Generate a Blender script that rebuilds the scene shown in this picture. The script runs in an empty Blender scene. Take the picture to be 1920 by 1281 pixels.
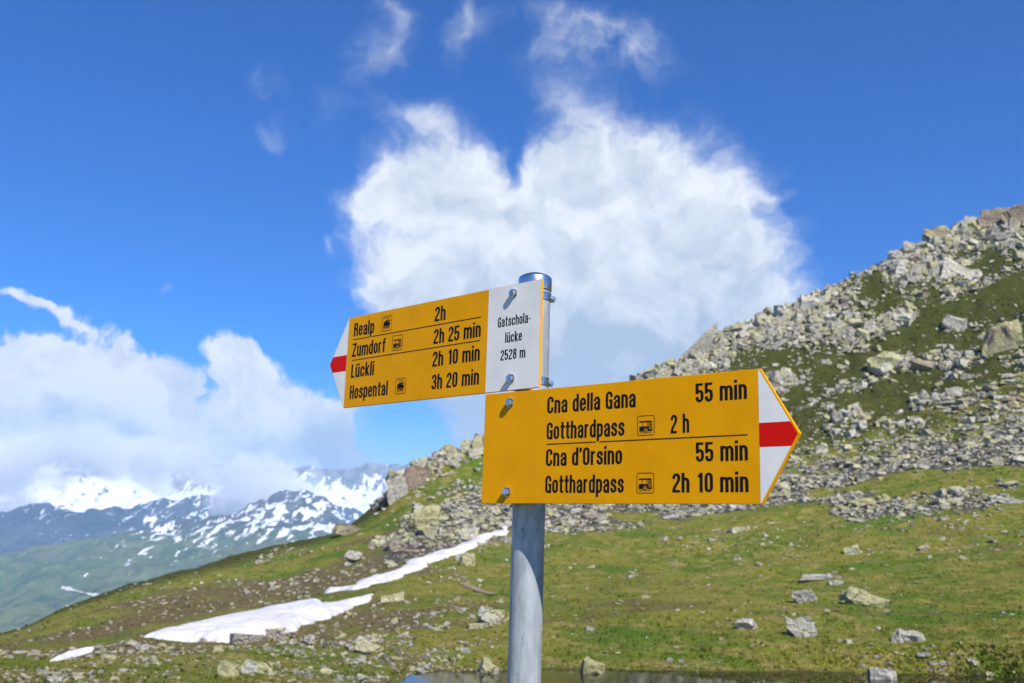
import bpy, bmesh, math, random
import numpy as np
from mathutils import Vector, Matrix

# ------------------------------------------------------------------ camera, sky, sun, exposure
random.seed(7)
RNG = np.random.default_rng(11)
PW, PH = 1920, 1281                 # size of the photograph the pixel measurements refer to
FPX = 1783.08                       # focal length in those pixels
PITCH, ROLL = math.radians(11.657), math.radians(1.8686)
EYE = 1.70                          # eye height over the ground at the post
SUN_DIR = Vector((0.318, -0.636, 0.703)).normalized()      # towards the sun
SUN_STRENGTH = 5.0
SKY_STRENGTH = 0.102
FW = np.array([0, math.cos(PITCH), math.sin(PITCH)])
_R0 = np.array([1.0, 0, 0]); _U0 = np.cross(_R0, FW)
RT = math.cos(ROLL) * _R0 + math.sin(ROLL) * _U0
UP = -math.sin(ROLL) * _R0 + math.cos(ROLL) * _U0

scene = bpy.context.scene
COL = scene.collection
cam_data = bpy.data.cameras.new('camera')
cam = bpy.data.objects.new('camera', cam_data); COL.objects.link(cam)
cam.matrix_world = Matrix(((RT[0], UP[0], -FW[0], 0), (RT[1], UP[1], -FW[1], 0), (RT[2], UP[2], -FW[2], EYE), (0, 0, 0, 1)))
cam_data.sensor_width = 36; cam_data.sensor_fit = 'HORIZONTAL'
cam_data.lens = FPX / PW * 36
cam_data.clip_start = 0.05; cam_data.clip_end = 60000
cam_data.dof.use_dof = True
cam_data.dof.focus_distance = 1.70
cam_data.dof.aperture_fstop = 9.0
scene.camera = cam

vs = scene.view_settings
vs.view_transform = 'Standard'; vs.look = 'None'; vs.gamma = 1; vs.use_curve_mapping = False
vs.exposure = 0.70
cy = scene.cycles
cy.use_denoising = True
cy.max_bounces = 10; cy.diffuse_bounces = 3; cy.glossy_bounces = 3; cy.transmission_bounces = 4
cy.volume_bounces = 8; cy.transparent_max_bounces = 8
cy.sample_clamp_indirect = 6
cy.volume_step_rate = 1.0; cy.volume_max_steps = 256

def ray(x, y):
    """directions through photo pixels, as azimuth (from +Y to +X) and tangent of elevation"""
    x = np.asarray(x, float); y = np.asarray(y, float)
    d = FW * FPX + RT * (x - PW / 2)[..., None] + UP * (PH / 2 - y)[..., None]
    return np.arctan2(d[..., 0], d[..., 1]), d[..., 2] / np.hypot(d[..., 0], d[..., 1])

def to_px(P):
    Q = np.asarray(P, float) - np.array([0, 0, EYE])
    d = np.maximum(Q @ FW, 1e-3)
    return PW / 2 + FPX * (Q @ RT) / d, PH / 2 - FPX * (Q @ UP) / d

# ------------------------------------------------------------------ node helpers
class NT:
    def __init__(self, tree):
        self.t = tree; self.n = tree.nodes; self.l = tree.links
    def node(self, kind, **kw):
        nd = self.n.new(kind)
        for k, v in kw.items(): setattr(nd, k, v)
        return nd
    def put(self, sock, v):
        if isinstance(v, bpy.types.NodeSocket): self.l.new(v, sock)
        elif v is not None:
            if isinstance(v, (tuple, list)) and sock.type == 'RGBA' and len(v) == 3: v = (*v, 1)
            sock.default_value = v
    def math(self, op, a, b=None, c=None, clamp=False):
        nd = self.node('ShaderNodeMath', operation=op); nd.use_clamp = clamp
        for i, v in enumerate((a, b, c)): self.put(nd.inputs[i], v)
        return nd.outputs[0]
    def vmath(self, op, a, b=None):
        nd = self.node('ShaderNodeVectorMath', operation=op)
        self.put(nd.inputs[0], a); self.put(nd.inputs[1], b)
        return nd.outputs['Value'] if op in ('DOT_PRODUCT', 'LENGTH') else nd.outputs[0]
    def noise(self, vec, scale, detail=4, rough=0.55, dist=0.0, color=False):
        nd = self.node('ShaderNodeTexNoise')
        if vec is not None: self.put(nd.inputs['Vector'], vec)
        nd.inputs['Scale'].default_value = scale; nd.inputs['Detail'].default_value = detail
        nd.inputs['Roughness'].default_value = rough; nd.inputs['Distortion'].default_value = dist
        return nd.outputs['Color'] if color else nd.outputs[0]
    def smooth(self, v, a, b, lo=0.0, hi=1.0):
        nd = self.node('ShaderNodeMapRange', interpolation_type='SMOOTHSTEP')
        for i, q in enumerate((v, a, b, lo, hi)): self.put(nd.inputs[i], q)
        return nd.outputs[0]
    def mix(self, f, a, b, blend='MIX'):
        nd = self.node('ShaderNodeMix', data_type='RGBA', blend_type=blend)
        self.put(nd.inputs[0], f); self.put(nd.inputs[6], a); self.put(nd.inputs[7], b)
        return nd.outputs[2]
    def bump(self, h, strength, dist):
        nd = self.node('ShaderNodeBump'); self.put(nd.inputs['Height'], h)
        nd.inputs['Strength'].default_value = strength; nd.inputs['Distance'].default_value = dist
        return nd.outputs[0]

def material(name):
    m = bpy.data.materials.new(name); m.use_nodes = True
    q = NT(m.node_tree); b = m.node_tree.nodes['Principled BSDF']
    return m, q, b

def simple(name, col, rough=0.5, metal=0.0, spec=0.5):
    m, q, b = material(name)
    b.inputs['Base Color'].default_value = (*col, 1); b.inputs['Roughness'].default_value = rough
    b.inputs['Metallic'].default_value = metal; b.inputs['Specular IOR Level'].default_value = spec
    return m

# ------------------------------------------------------------------ world: sky with clouds by azimuth and elevation
world = bpy.data.worlds.new('World'); scene.world = world; world.use_nodes = True
world.cycles.sampling_method = 'MANUAL'; world.cycles.sample_map_resolution = 512
w = NT(world.node_tree); w.n.clear()

def build_cloud_group():
    """cloud thickness as a function of (azimuth, elevation) in radians"""
    g = bpy.data.node_groups.new('cloud_thickness', 'ShaderNodeTree')
    g.interface.new_socket('P', in_out='INPUT', socket_type='NodeSocketVector')
    g.interface.new_socket('D', in_out='OUTPUT', socket_type='NodeSocketFloat')
    g.interface.new_socket('R', in_out='OUTPUT', socket_type='NodeSocketFloat')
    q = NT(g); gi = q.node('NodeGroupInput'); go = q.node('NodeGroupOutput')
    P = gi.outputs[0]
    wc = q.noise(P, 8.0, 4, 0.58, color=True)
    wv = q.vmath('SUBTRACT', wc, (0.5, 0.5, 0.5))
    wv = q.vmath('MULTIPLY', wv, (0.115, 0.10, 0.0))
    Pw = q.vmath('ADD', P, wv)
    blobs = [  # photo pixel centre, radii, weight
        # the big cumulus behind the signs
        (800, 300, 85, 65, .9), (730, 370, 70, 50, .75), (830, 430, 120, 90, .85), (905, 330, 60, 70, .6),
        (1120, 310, 110, 70, .95), (1250, 360, 120, 80, .95), (1050, 400, 100, 90, .7), (1300, 410, 75, 80, .65),
        (1130, 500, 210, 110, .7), (1310, 530, 120, 100, .7), (960, 560, 200, 120, .8), (770, 530, 80, 80, .75),
        (1280, 630, 200, 110, .85), (1060, 700, 260, 110, .7), (1410, 590, 75, 60, .65), (850, 630, 110, 90, .6), (1250, 780, 320, 90, .7),
        (966, 300, 18, 55, -.45), (1010, 320, 40, 50, .35), (880, 290, 50, 40, .3), (755, 428, 48, 26, -.62), (1240, 430, 26, 30, -.25), (690, 330, 40, 40, -.2),
        # wisps above
        (1165, 95, 95, 50, .60), (1030, 115, 55, 70, .34), (1080, 205, 110, 30, .22), (870, 60, 34, 60, .46), (725, 80, 55, 50, .42), (620, 180, 90, 50, .2), (1090, 30, 130, 30, .42),
        (490, 150, 38, 26, .40), (495, 222, 38, 22, .38), (785, 200, 55, 30, .5), (740, 5, 40, 20, .4), (1280, 250, 80, 50, .3),
        # cumulus over the mountains on the left
        (185, 665, 85, 68, 1.1), (60, 705, 90, 60, .95), (255, 745, 75, 75, .95), (130, 790, 190, 90, 1.0), (-60, 740, 120, 90, .9), (10, 850, 170, 70, .8),
        (452, 690, 42, 46, 1.0), (450, 760, 72, 60, 1.0), (540, 825, 105, 66, 1.1), (612, 795, 42, 30, .6), (330, 870, 160, 70, 1.0),
        (640, 900, 95, 44, .9), (470, 900, 190, 60, 1.0), (100, 900, 200, 60, .8), (355, 770, 22, 50, -.5), (330, 640, 40, 60, -.4),
        (30, 560, 80, 11, .5), (120, 580, 40, 8, .4), (130, 610, 60, 14, -.3), (325, 560, 26, 30, .36), (610, 455, 14, 14, .25),
        (890, 800, 50, 60, .7), (1440, 370, 30, 14, .3)]
    acc = None
    for (x, y, rx, ry, wt) in blobs:
        a, t = ray(x, y); e = math.atan(float(t))
        d = q.vmath('SUBTRACT', Pw, (float(a), e, 0)); d = q.vmath('MULTIPLY', d, (FPX / rx, FPX / ry, 0))
        d2 = q.vmath('DOT_PRODUCT', d, d)
        ex = q.math('POWER', 0.42, d2)
        acc = q.math('MULTIPLY', ex, wt) if acc is None else q.math('MULTIPLY_ADD', ex, wt, acc)
    base = acc
    f1 = q.noise(Pw, 13.0, 9, 0.66)
    nz = q.math('MULTIPLY', q.math('SUBTRACT', f1, 0.5), 2.7)
    amp = q.smooth(base, 0.0, 0.9, 0.25, 1.0)
    # thin scattered scraps over the rest of the sky
    far = q.smooth(q.noise(Pw, 2.6, 3, 0.6), 0.60, 0.85, 0.0, 0.30)
    sp = q.node('ShaderNodeSeparateXYZ'); q.put(sp.inputs[0], P)
    out_of_view = q.smooth(q.math('ABSOLUTE', sp.outputs[0]), 0.52, 0.85)
    d = q.math('MULTIPLY_ADD', nz, amp, base)
    d = q.math('ADD', d, q.math('MULTIPLY', far, out_of_view))
    q.put(go.inputs[0], d)
    # the same puffs looked up a little nearer the sun, for relief
    f3 = q.noise(q.vmath('ADD', Pw, (0.012, 0.026, 0)), 13.0, 6, 0.60); f4 = q.noise(Pw, 13.0, 6, 0.60)
    q.put(go.inputs[1], q.math('SUBTRACT', f4, f3))
    return g

grp = build_cloud_group()
geo = w.node('ShaderNodeNewGeometry')
dirv = w.vmath('SCALE', geo.outputs['Incoming'], None); dirv.node.inputs['Scale'].default_value = -1.0
sx = w.node('ShaderNodeSeparateXYZ'); w.put(sx.inputs[0], dirv)
az = w.math('ARCTAN2', sx.outputs[0], sx.outputs[1]); el = w.math('ARCSINE', sx.outputs[2])
pv = w.node('ShaderNodeCombineXYZ'); w.put(pv.inputs[0], az); w.put(pv.inputs[1], el)
g1 = w.node('ShaderNodeGroup'); g1.node_tree = grp; w.put(g1.inputs[0], pv.outputs[0])
D, relief = g1.outputs[0], g1.outputs[1]
hard = w.math('MULTIPLY', w.smooth(az, -0.10, -0.20), w.smooth(el, 0.27, 0.20))     # the low cumulus has crisper edges than the high scraps
high = w.smooth(el, 0.36, 0.44)
alpha = w.smooth(D, w.math('MULTIPLY_ADD', hard, 0.22, 0.08), w.math('ADD', w.math('MULTIPLY_ADD', hard, -0.22, 0.86), w.math('MULTIPLY', high, 0.40)))
lit = w.math('MULTIPLY_ADD', relief, w.smooth(az, -0.10, -0.24, 2.3, 3.0), w.smooth(az, -0.10, -0.24, 0.68, 0.84))
base_el = w.smooth(az, -0.10, -0.24, 0.300, 0.140)          # the undersides hang in their own shade
lit = w.math('SUBTRACT', lit, w.smooth(el, base_el, w.math('SUBTRACT', base_el, 0.13), 0.0, w.smooth(az, -0.10, -0.24, 0.75, 0.40)))
ccol = w.mix(w.math('MINIMUM', w.math('MAXIMUM', lit, 0.0), 1.0), (0.285, 0.345, 0.425), (0.60, 0.612, 0.630))
sky = w.node('ShaderNodeTexSky', sky_type='NISHITA')
sky.sun_disc = False
sky.sun_elevation = math.asin(SUN_DIR.z); sky.sun_rotation = math.atan2(SUN_DIR.x, SUN_DIR.y)
sky.altitude = 2500; sky.air_density = 1.0; sky.dust_density = 0.0; sky.ozone_density = 3.0
hs = w.node('ShaderNodeHueSaturation'); hs.inputs['Saturation'].default_value = 1.62; hs.inputs['Hue'].default_value = 0.516; w.put(hs.inputs['Color'], sky.outputs[0])
skyc = w.mix(1.0, hs.outputs[0], (SKY_STRENGTH,) * 3, 'MULTIPLY')
fin = w.mix(alpha, skyc, ccol)
bg = w.node('ShaderNodeBackground'); w.put(bg.inputs[0], fin); bg.inputs[1].default_value = 1.0
wo = w.node('ShaderNodeOutputWorld'); w.l.new(bg.outputs[0], wo.inputs[0])

sun_d = bpy.data.lights.new('sun', 'SUN'); sun_d.energy = SUN_STRENGTH; sun_d.angle = math.radians(0.53); sun_d.color = (1.0, 0.955, 0.89)
sun = bpy.data.objects.new('sun', sun_d); COL.objects.link(sun)
sun.rotation_euler = SUN_DIR.to_track_quat('Z', 'Y').to_euler(); sun.location = (20, -40, 60)

# ------------------------------------------------------------------ mesh helpers
def mesh_np(name, V, F, mat=None, smooth=False):
    """V (n,3), F (m,3) or (m,4) integer array"""
    me = bpy.data.meshes.new(name)
    V = np.ascontiguousarray(V, np.float32); F = np.ascontiguousarray(F, np.int32)
    k = F.shape[1]; m = F.shape[0]
    me.vertices.add(len(V)); me.vertices.foreach_set('co', V.ravel())
    me.loops.add(m * k); me.loops.foreach_set('vertex_index', F.ravel())
    me.polygons.add(m)
    me.polygons.foreach_set('loop_start', np.arange(0, m * k, k, dtype=np.int32))
    me.polygons.foreach_set('loop_total', np.full(m, k, np.int32))
    me.polygons.foreach_set('use_smooth', np.full(m, smooth, bool))
    me.update(calc_edges=True)
    if mat: me.materials.append(mat)
    return me

def obj(name, me, parent=None, **props):
    o = bpy.data.objects.new(name, me); COL.objects.link(o)
    if parent is not None: o.parent = parent
    for k, v in props.items(): o[k] = v
    return o

def hashn(ix, iy, s):
    h = (ix.astype(np.int64) * 374761393 + iy.astype(np.int64) * 668265263 + s * 1442695041) & 0xFFFFFFFF
    h = ((h ^ (h >> 13)) * 1274126177) & 0xFFFFFFFF
    return ((h ^ (h >> 16)) & 0xFFFF) / 65535.0

def vnoise(x, y, s=0):
    ix = np.floor(x); iy = np.floor(y); fx = x - ix; fy = y - iy
    fx = fx * fx * fx * (fx * (fx * 6 - 15) + 10); fy = fy * fy * fy * (fy * (fy * 6 - 15) + 10)
    a = hashn(ix, iy, s); b = hashn(ix + 1, iy, s); c = hashn(ix, iy + 1, s); d = hashn(ix + 1, iy + 1, s)
    return (a * (1 - fx) + b * fx) * (1 - fy) + (c * (1 - fx) + d * fx) * fy - 0.5

def fbm(x, y, octv=4, s=0, gain=0.5):
    o = np.zeros_like(x); a = 1.0; f = 1.0
    for i in range(octv):
        ca, sa = math.cos(i * 1.1), math.sin(i * 1.1)
        o += a * vnoise((x * ca - y * sa) * f + 17.3 * i, (x * sa + y * ca) * f - 9.1 * i, s + i); a *= gain; f *= 2.03
    return o

def pchip(xk, yk, x):
    xk = np.asarray(xk, float); yk = np.asarray(yk, float); h = np.diff(xk); dl = np.diff(yk) / h
    m = np.zeros_like(yk); m[0] = dl[0]; m[-1] = dl[-1]
    for i in range(1, len(xk) - 1):
        if dl[i - 1] * dl[i] > 0:
            w1 = 2 * h[i] + h[i - 1]; w2 = h[i] + 2 * h[i - 1]
            m[i] = (w1 + w2) / (w1 / dl[i - 1] + w2 / dl[i])
    x = np.clip(x, xk[0], xk[-1]); i = np.clip(np.searchsorted(xk, x) - 1, 0, len(xk) - 2)
    t = (x - xk[i]) / h[i]; t2 = t * t; t3 = t2 * t
    return (2 * t3 - 3 * t2 + 1) * yk[i] + (t3 - 2 * t2 + t) * h[i] * m[i] + (-2 * t3 + 3 * t2) * yk[i + 1] + (t3 - t2) * h[i] * m[i + 1]

# ------------------------------------------------------------------ terrain of the pass
WATER = -2.77      # water level below the eye
# columns: photo x -> eight lines on the slope, from the near bank (0) over shore (1), meadow (2,3),
# lower and upper edge of the scree (4,5), slope (6) to the skyline (7): photo y and distance in metres
P_ = 'pond'
COLUMNS = {
    -500: [(1290, 15), (1270, 17), (1255, 24), (1245, 34), (1238, 44), (1232, 54), (1228, 62), (1225, 70)],
    0:    [(1290, 15), (1264, 17), (1240, 24), (1225, 34), (1214, 44), (1205, 54), (1197, 62), (1190, 70)],
    150:  [(1290, 15), (1264, 17), (1236, 24), (1210, 34), (1187, 44), (1166, 54), (1148, 64), (1133, 74)],
    280:  [(1290, 15), (1263, 17.3), (1230, 24), (1197, 33), (1167, 43), (1137, 54), (1112, 66), (1090, 80)],
    400:  [(1290, 15), (1262, 17.6), (1227, 24.5), (1193, 33), (1156, 44.5), (1120, 58), (1084, 73), (1055, 88)],
    500:  [(1290, 15), (1262, 17.8), (1225, 25), (1190, 33), (1145, 46), (1105, 62), (1062, 78), (1030, 95)],
    620:  [(1290, 15), (1262, 17.9), (1220, 25), (1170, 36), (1115, 50), (1065, 68), (1025, 85), (1003, 100)],
    715:  [(1290, 15), (1264, 17.6), (1212, 24), (1150, 37), (1072, 56), (1018, 76), (975, 92), (940, 105)],
    765:  [P_, 1266, (1206, 23), (1140, 38.5), (1045, 59), (985, 79), (935, 95), (885, 107)],
    905:  [P_, 1258, (1198, 24), (1120, 41), (1005, 66), (935, 85), (880, 100), (835, 112)],
    1060: [P_, 1256, (1188, 26), (1108, 43), (990, 70), (925, 90), (850, 108), (775, 124)],
    1215: [P_, 1258, (1188, 26), (1103, 44), (978, 72), (910, 92), (810, 112), (712, 130)],
    1335: [P_, 1260, (1190, 26), (1100, 45), (968, 73), (897, 93), (770, 116), (640, 137)],
    1500: [P_, 1261, (1192, 26), (1100, 45), (950, 74), (873, 94), (725, 119), (572, 143)],
    1620: [P_, 1262, (1193, 26), (1100, 45), (928, 75), (850, 95), (690, 121), (513, 150)],
    1740: [P_, 1264, (1194, 26), (1100, 45), (905, 76), (825, 95), (655, 124), (457, 155)],
    1920: [P_, 1270, (1196, 26), (1095, 45), (880, 78), (780, 96), (600, 127), (402, 162)],
    2400: [P_, 1280, (1196, 26), (1085, 45), (850, 79), (735, 97), (500, 130), (250, 170)]}
knots = []
for x, ks in COLUMNS.items():
    row = []
    for k in ks:
        if k == P_:
            a, t = ray(x, 1290); row.append((float(a), 15.5, -3.15)); continue
        if isinstance(k, int):
            a, t = ray(x, k); row.append((float(a), WATER / float(t), WATER + 0.0)); continue
        a, t = ray(x, k[0]); row.append((float(a), k[1], k[1] * float(t)))
    knots.append(row)
knots = np.array(knots)                                   # (ncol, 8, [az, r, z])

AZ = np.concatenate([np.arange(-180, -60, 4.0), np.arange(-60, -31, 0.6), np.arange(-31, 31, 0.085), np.arange(31, 60, 0.6), np.arange(60, 180.1, 4.0)])
AZ = np.radians(AZ)
RR = np.concatenate([np.linspace(0.25, 10, 26)[:-1], np.geomspace(10, 28, 110)[:-1], np.geomspace(28, 175, 300)[:-1], np.geomspace(175, 420, 26)])
NA, NR = len(AZ), len(RR)
ZK = np.zeros((NA, 8)); RK = np.zeros((NA, 8))
for k in range(8):
    RK[:, k] = pchip(knots[:, k, 0], knots[:, k, 1], AZ); ZK[:, k] = pchip(knots[:, k, 0], knots[:, k, 2], AZ)
side = np.clip((np.abs(np.degrees(AZ)) - 50) / 70, 0, 1)[:, None]; side = side * side * (3 - 2 * side)
ZK = ZK * (1 - side) + (-1.9 - 0.02 * RK) * side
ZT = np.zeros((NA, NR)); TT = np.zeros((NA, NR))
for i in range(NA):
    r7, z7 = RK[i, 7], ZK[i, 7]; s = min(z7 / r7, 0.0) - 0.06
    back = [18, 60, 140, 300]
    rk = np.concatenate([[0.2, 4, 9], RK[i], [r7 + b for b in back]])
    zk = np.concatenate([[-EYE, -EYE - 0.03, -2.1], ZK[i], [z7 + s * b - 0.0011 * b * b for b in back]])
    ZT[i] = pchip(rk, zk, RR); TT[i] = np.interp(RR, np.concatenate([[0.2], RK[i], [r7 + 100]]), np.concatenate([[-1], np.arange(8), [8.5]]))
XX = np.sin(AZ)[:, None] * RR; YY = np.cos(AZ)[:, None] * RR
rocky = np.clip((TT - 4.6) / 1.2, 0, 1) * np.clip((AZ[:, None] - math.radians(-9)) / 0.08, 0, 1)
big = np.clip((RR - 12) / 12, 0, 1)[None, :]
ZT += big * (0.34 + 0.60 * rocky) * fbm(XX / 7.0, YY / 7.0, 3, 3) * np.clip((TT - 1.0) / 1.2, 0.12, 1)
ZT += big * (0.20 + 0.30 * rocky) * fbm(XX / 1.9, YY / 1.9, 3, 21) * np.clip((TT - 0.95) / 0.6, 0.2, 1)
ZT += 0.035 * fbm(XX / 0.55, YY / 0.55, 2, 40)
GX, GY = to_px(np.stack([XX, YY, ZT + EYE], -1))

def ground_at(azv, r):
    """height (relative to the eye) and zone at azimuth/distance, bilinear"""
    azv = np.asarray(azv, float); r = np.asarray(r, float)
    i = np.clip(np.searchsorted(AZ, azv) - 1, 0, NA - 2); j = np.clip(np.searchsorted(RR, r) - 1, 0, NR - 2)
    u = np.clip((azv - AZ[i]) / (AZ[i + 1] - AZ[i]), 0, 1); v = np.clip((r - RR[j]) / (RR[j + 1] - RR[j]), 0, 1)
    def bl(A): return (A[i, j] * (1 - v) + A[i, j + 1] * v) * (1 - u) + (A[i + 1, j] * (1 - v) + A[i + 1, j + 1] * v) * u
    return bl(ZT), bl(TT)

def hit(x, y):
    """where photo pixels meet the ground: azimuth, distance, height, zone, ok"""
    a, t = ray(x, y); a = np.atleast_1d(a); t = np.atleast_1d(t)
    i = np.clip(np.searchsorted(AZ, a) - 1, 0, NA - 2); u = ((a - AZ[i]) / (AZ[i + 1] - AZ[i]))[:, None]
    j0 = np.searchsorted(RR, 8.0)
    tan = ((ZT[i, j0:] * (1 - u) + ZT[i + 1, j0:] * u) / RR[j0:]) - t[:, None]
    above = tan >= 0; ok = above.any(1); j = above.argmax(1); j = np.maximum(j, 1)
    n = np.arange(len(a)); f0, f1 = tan[n, j - 1], tan[n, j]
    fr = np.clip(-f0 / np.where(np.abs(f1 - f0) < 1e-9, 1, f1 - f0), 0, 1)
    r = RR[j0 + j - 1] * (1 - fr) + RR[j0 + j] * fr
    z, zone = ground_at(a, r)
    return a, r, z, zone, ok & (r < RR[-1] - 5)

# colour masks: brown thawed earth on the left, bare soil under the scree with the shade of its gaps painted in, dark turf on the steep slope
sm = lambda v, a, b: np.clip((v - a) / (b - a), 0, 1)
nb = fbm(XX / 5.0, YY / 5.0, 3, 123)
brown = sm(-GX, -1050, -750) * sm(TT, 1.6, 2.4) * (1 - sm(TT, 5.3, 6.4)) * 0.66 + nb * 1.0
brown += 0.35 * (1 - sm(TT, 1.0, 1.9)) + sm(TT, 4, 5.0) * 0.0
scree_m = sm(GX, 670, 760) * (sm(TT + nb * 0.8, 3.85, 4.15) * (1 - sm(TT + nb * 0.8, 4.95, 5.2)))
scree_m = np.maximum(scree_m, sm(GX, 1150, 1250) * sm(TT + nb * 0.9, 6.3, 6.7) * 0.45)
dark = sm(TT + nb * 0.6, 4.9, 5.6) * sm(GX, 1000, 1250)
dark = np.maximum(dark, sm(nb, 0.12, 0.5) * 0.45 * (1 - sm(TT, 6, 7)))
dark = np.maximum(dark, sm(-GX, -900, -700) * sm(TT, 6.0, 6.7) * 0.8)
dark = np.maximum(dark, (1 - sm(TT, 0.98, 1.10)) * sm(RR[None, :] + 0 * TT, 11, 13) * sm(GX, 730, 790) * 1.0)

def ground_material():
    m, q, b = material('alpine_turf')
    at = q.node('ShaderNodeAttribute', attribute_name='mask'); sp = q.node('ShaderNodeSeparateColor'); q.put(sp.inputs[0], at.outputs['Color'])
    br, sc, dk = sp.outputs[0], sp.outputs[1], sp.outputs[2]
    P = q.node('ShaderNodeNewGeometry').outputs['Position']
    n1 = q.noise(P, 0.22, 5, 0.6); n2 = q.noise(P, 1.3, 5, 0.62); n3 = q.noise(P, 7.0, 4, 0.65); n4 = q.noise(P, 26.0, 3, 0.6)
    green = q.mix(q.smooth(n1, 0.38, 0.62), (0.165, 0.165, 0.024), (0.100, 0.136, 0.014))
    green = q.mix(q.smooth(n2, 0.46, 0.66), green, (0.250, 0.205, 0.066))
    green = q.mix(q.math('MULTIPLY', q.smooth(n3, 0.52, 0.68), 0.7), green, (0.055, 0.062, 0.012))
    green = q.mix(q.smooth(q.noise(P, 0.11, 4, 0.6), 0.52, 0.66, 0.0, 0.75), green, (0.060, 0.125, 0.010))
    bcol = q.mix(q.smooth(n3, 0.35, 0.65), (0.080, 0.062, 0.026), (0.165, 0.128, 0.056))
    c = q.mix(q.smooth(q.math('ADD', br, q.math('MULTIPLY', q.math('SUBTRACT', n2, 0.5), 1.2)), 0.38, 0.85), green, bcol)
    dcol = q.mix(q.smooth(n3, 0.35, 0.65), (0.022, 0.028, 0.006), (0.060, 0.064, 0.014))
    c = q.mix(q.smooth(q.math('ADD', dk, q.math('MULTIPLY', q.math('SUBTRACT', n2, 0.5), 0.9)), 0.25, 0.85, 0.0, 0.92), c, dcol)
    scol = q.mix(q.smooth(n3, 0.4, 0.62), (0.035, 0.032, 0.024), (0.13, 0.12, 0.09))  # soil between the stones, colour darkened to paint the shade in the gaps
    c = q.mix(q.smooth(q.math('ADD', sc, q.math('MULTIPLY', q.math('SUBTRACT', n3, 0.5), 0.8)), 0.35, 0.75), c, scol)
    c = q.mix(q.smooth(n4, 0.62, 0.72, 0.0, 0.5), c, (0.19, 0.175, 0.10))
    q.put(b.inputs['Base Color'], c); b.inputs['Roughness'].default_value = 0.95; b.inputs['Specular IOR Level'].default_value = 0.12
    h = q.math('ADD', q.math('MULTIPLY', n3, 0.7), q.math('MULTIPLY', n4, 0.3))
    q.put(b.inputs['Normal'], q.bump(h, 0.9, 0.16))
    return m
M_GROUND = ground_material()
idx = np.arange(NA * NR).reshape(NA, NR)
quads = np.stack([idx[:-1, :-1], idx[1:, :-1], idx[1:, 1:], idx[:-1, 1:]], -1).reshape(-1, 4)[:, ::-1]
gm = mesh_np('ground', np.stack([XX, YY, ZT + EYE], -1).reshape(-1, 3), quads, M_GROUND, True)
ca = gm.color_attributes.new('mask', 'FLOAT_COLOR', 'POINT')
ca.data.foreach_set('color', np.stack([brown, scree_m, dark, np.ones_like(dark)], -1).astype(np.float32).ravel())
obj('ground', gm, kind='structure')

# ------------------------------------------------------------------ pond
def pond():
    m, q, b = material('pond_water')
    b.inputs['Base Color'].default_value = (0.020, 0.019, 0.010, 1); b.inputs['Roughness'].default_value = 0.03
    b.inputs['IOR'].default_value = 1.33
    P = q.node('ShaderNodeNewGeometry').outputs['Position']
    q.put(b.inputs['Normal'], q.bump(q.noise(P, 5.0, 3, 0.5), 0.04, 0.02))
    a0 = float(ray(728, 1281)[0]); av = np.linspace(a0, math.radians(46), 90); V = []; F = []
    for i, a in enumerate(av):
        rs = float(pchip(knots[:, 1, 0], knots[:, 1, 1], np.array([a]))[0])
        w_ = min(1.0, i / 6); r0 = (rs + 0.7) - (rs - 10.5) * w_
        for r in np.linspace(r0, rs + 0.8, 5): V.append((math.sin(a) * r, math.cos(a) * r, WATER + EYE))
    n = np.arange(90 * 5).reshape(90, 5)
    F = np.stack([n[:-1, :-1], n[1:, :-1], n[1:, 1:], n[:-1, 1:]], -1).reshape(-1, 4)[:, ::-1]
    obj('pond_water', mesh_np('pond_water', np.array(V), F, m, True), kind='structure')
pond()

# ------------------------------------------------------------------ snow patches
def snow_material():
    m, q, b = material('old_snow')
    P = q.node('ShaderNodeNewGeometry').outputs['Position']
    n = q.noise(P, 0.7, 5, 0.6); n2 = q.noise(P, 6.0, 4, 0.6)
    c = q.mix(q.smooth(n, 0.45, 0.75), (0.56, 0.55, 0.565), (0.43, 0.41, 0.415))
    c = q.mix(q.smooth(n2, 0.52, 0.70, 0.0, 0.5), c, (0.33, 0.30, 0.275))
    n5 = q.noise(q.vmath('MULTIPLY', P, (0.35, 1.6, 1.0)), 1.6, 5, 0.65)
    c = q.mix(q.smooth(n5, 0.52, 0.66, 0.0, 0.45), c, (0.38, 0.355, 0.345))
    q.put(b.inputs['Base Color'], c); b.inputs['Roughness'].default_value = 0.7; b.inputs['Specular IOR Level'].default_value = 0.2
    q.put(b.inputs['Normal'], q.bump(q.noise(P, 2.2, 4, 0.6), 0.6, 0.2))
    return m
M_SNOW = snow_material()

def inside(poly, x, y):
    poly = np.array(poly, float); c = np.zeros(x.shape, bool); j = len(poly) - 1
    for i in range(len(poly)):
        xi, yi = poly[i]; xj, yj = poly[j]
        c ^= ((yi > y) != (yj > y)) & (x < (xj - xi) * (y - yi) / (yj - yi + 1e-12) + xi); j = i
    return c

def seg_dist(poly, x, y):
    d = np.full(x.shape, 1e9); n = len(poly)
    for i in range(n):
        ax, ay = poly[i]; bx, by = poly[(i + 1) % n]; dx, dy = bx - ax, by - ay
        t = np.clip(((x - ax) * dx + (y - ay) * dy) / (dx * dx + dy * dy), 0, 1)
        d = np.minimum(d, np.hypot(x - ax - t * dx, y - ay - t * dy))
    return d

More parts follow.
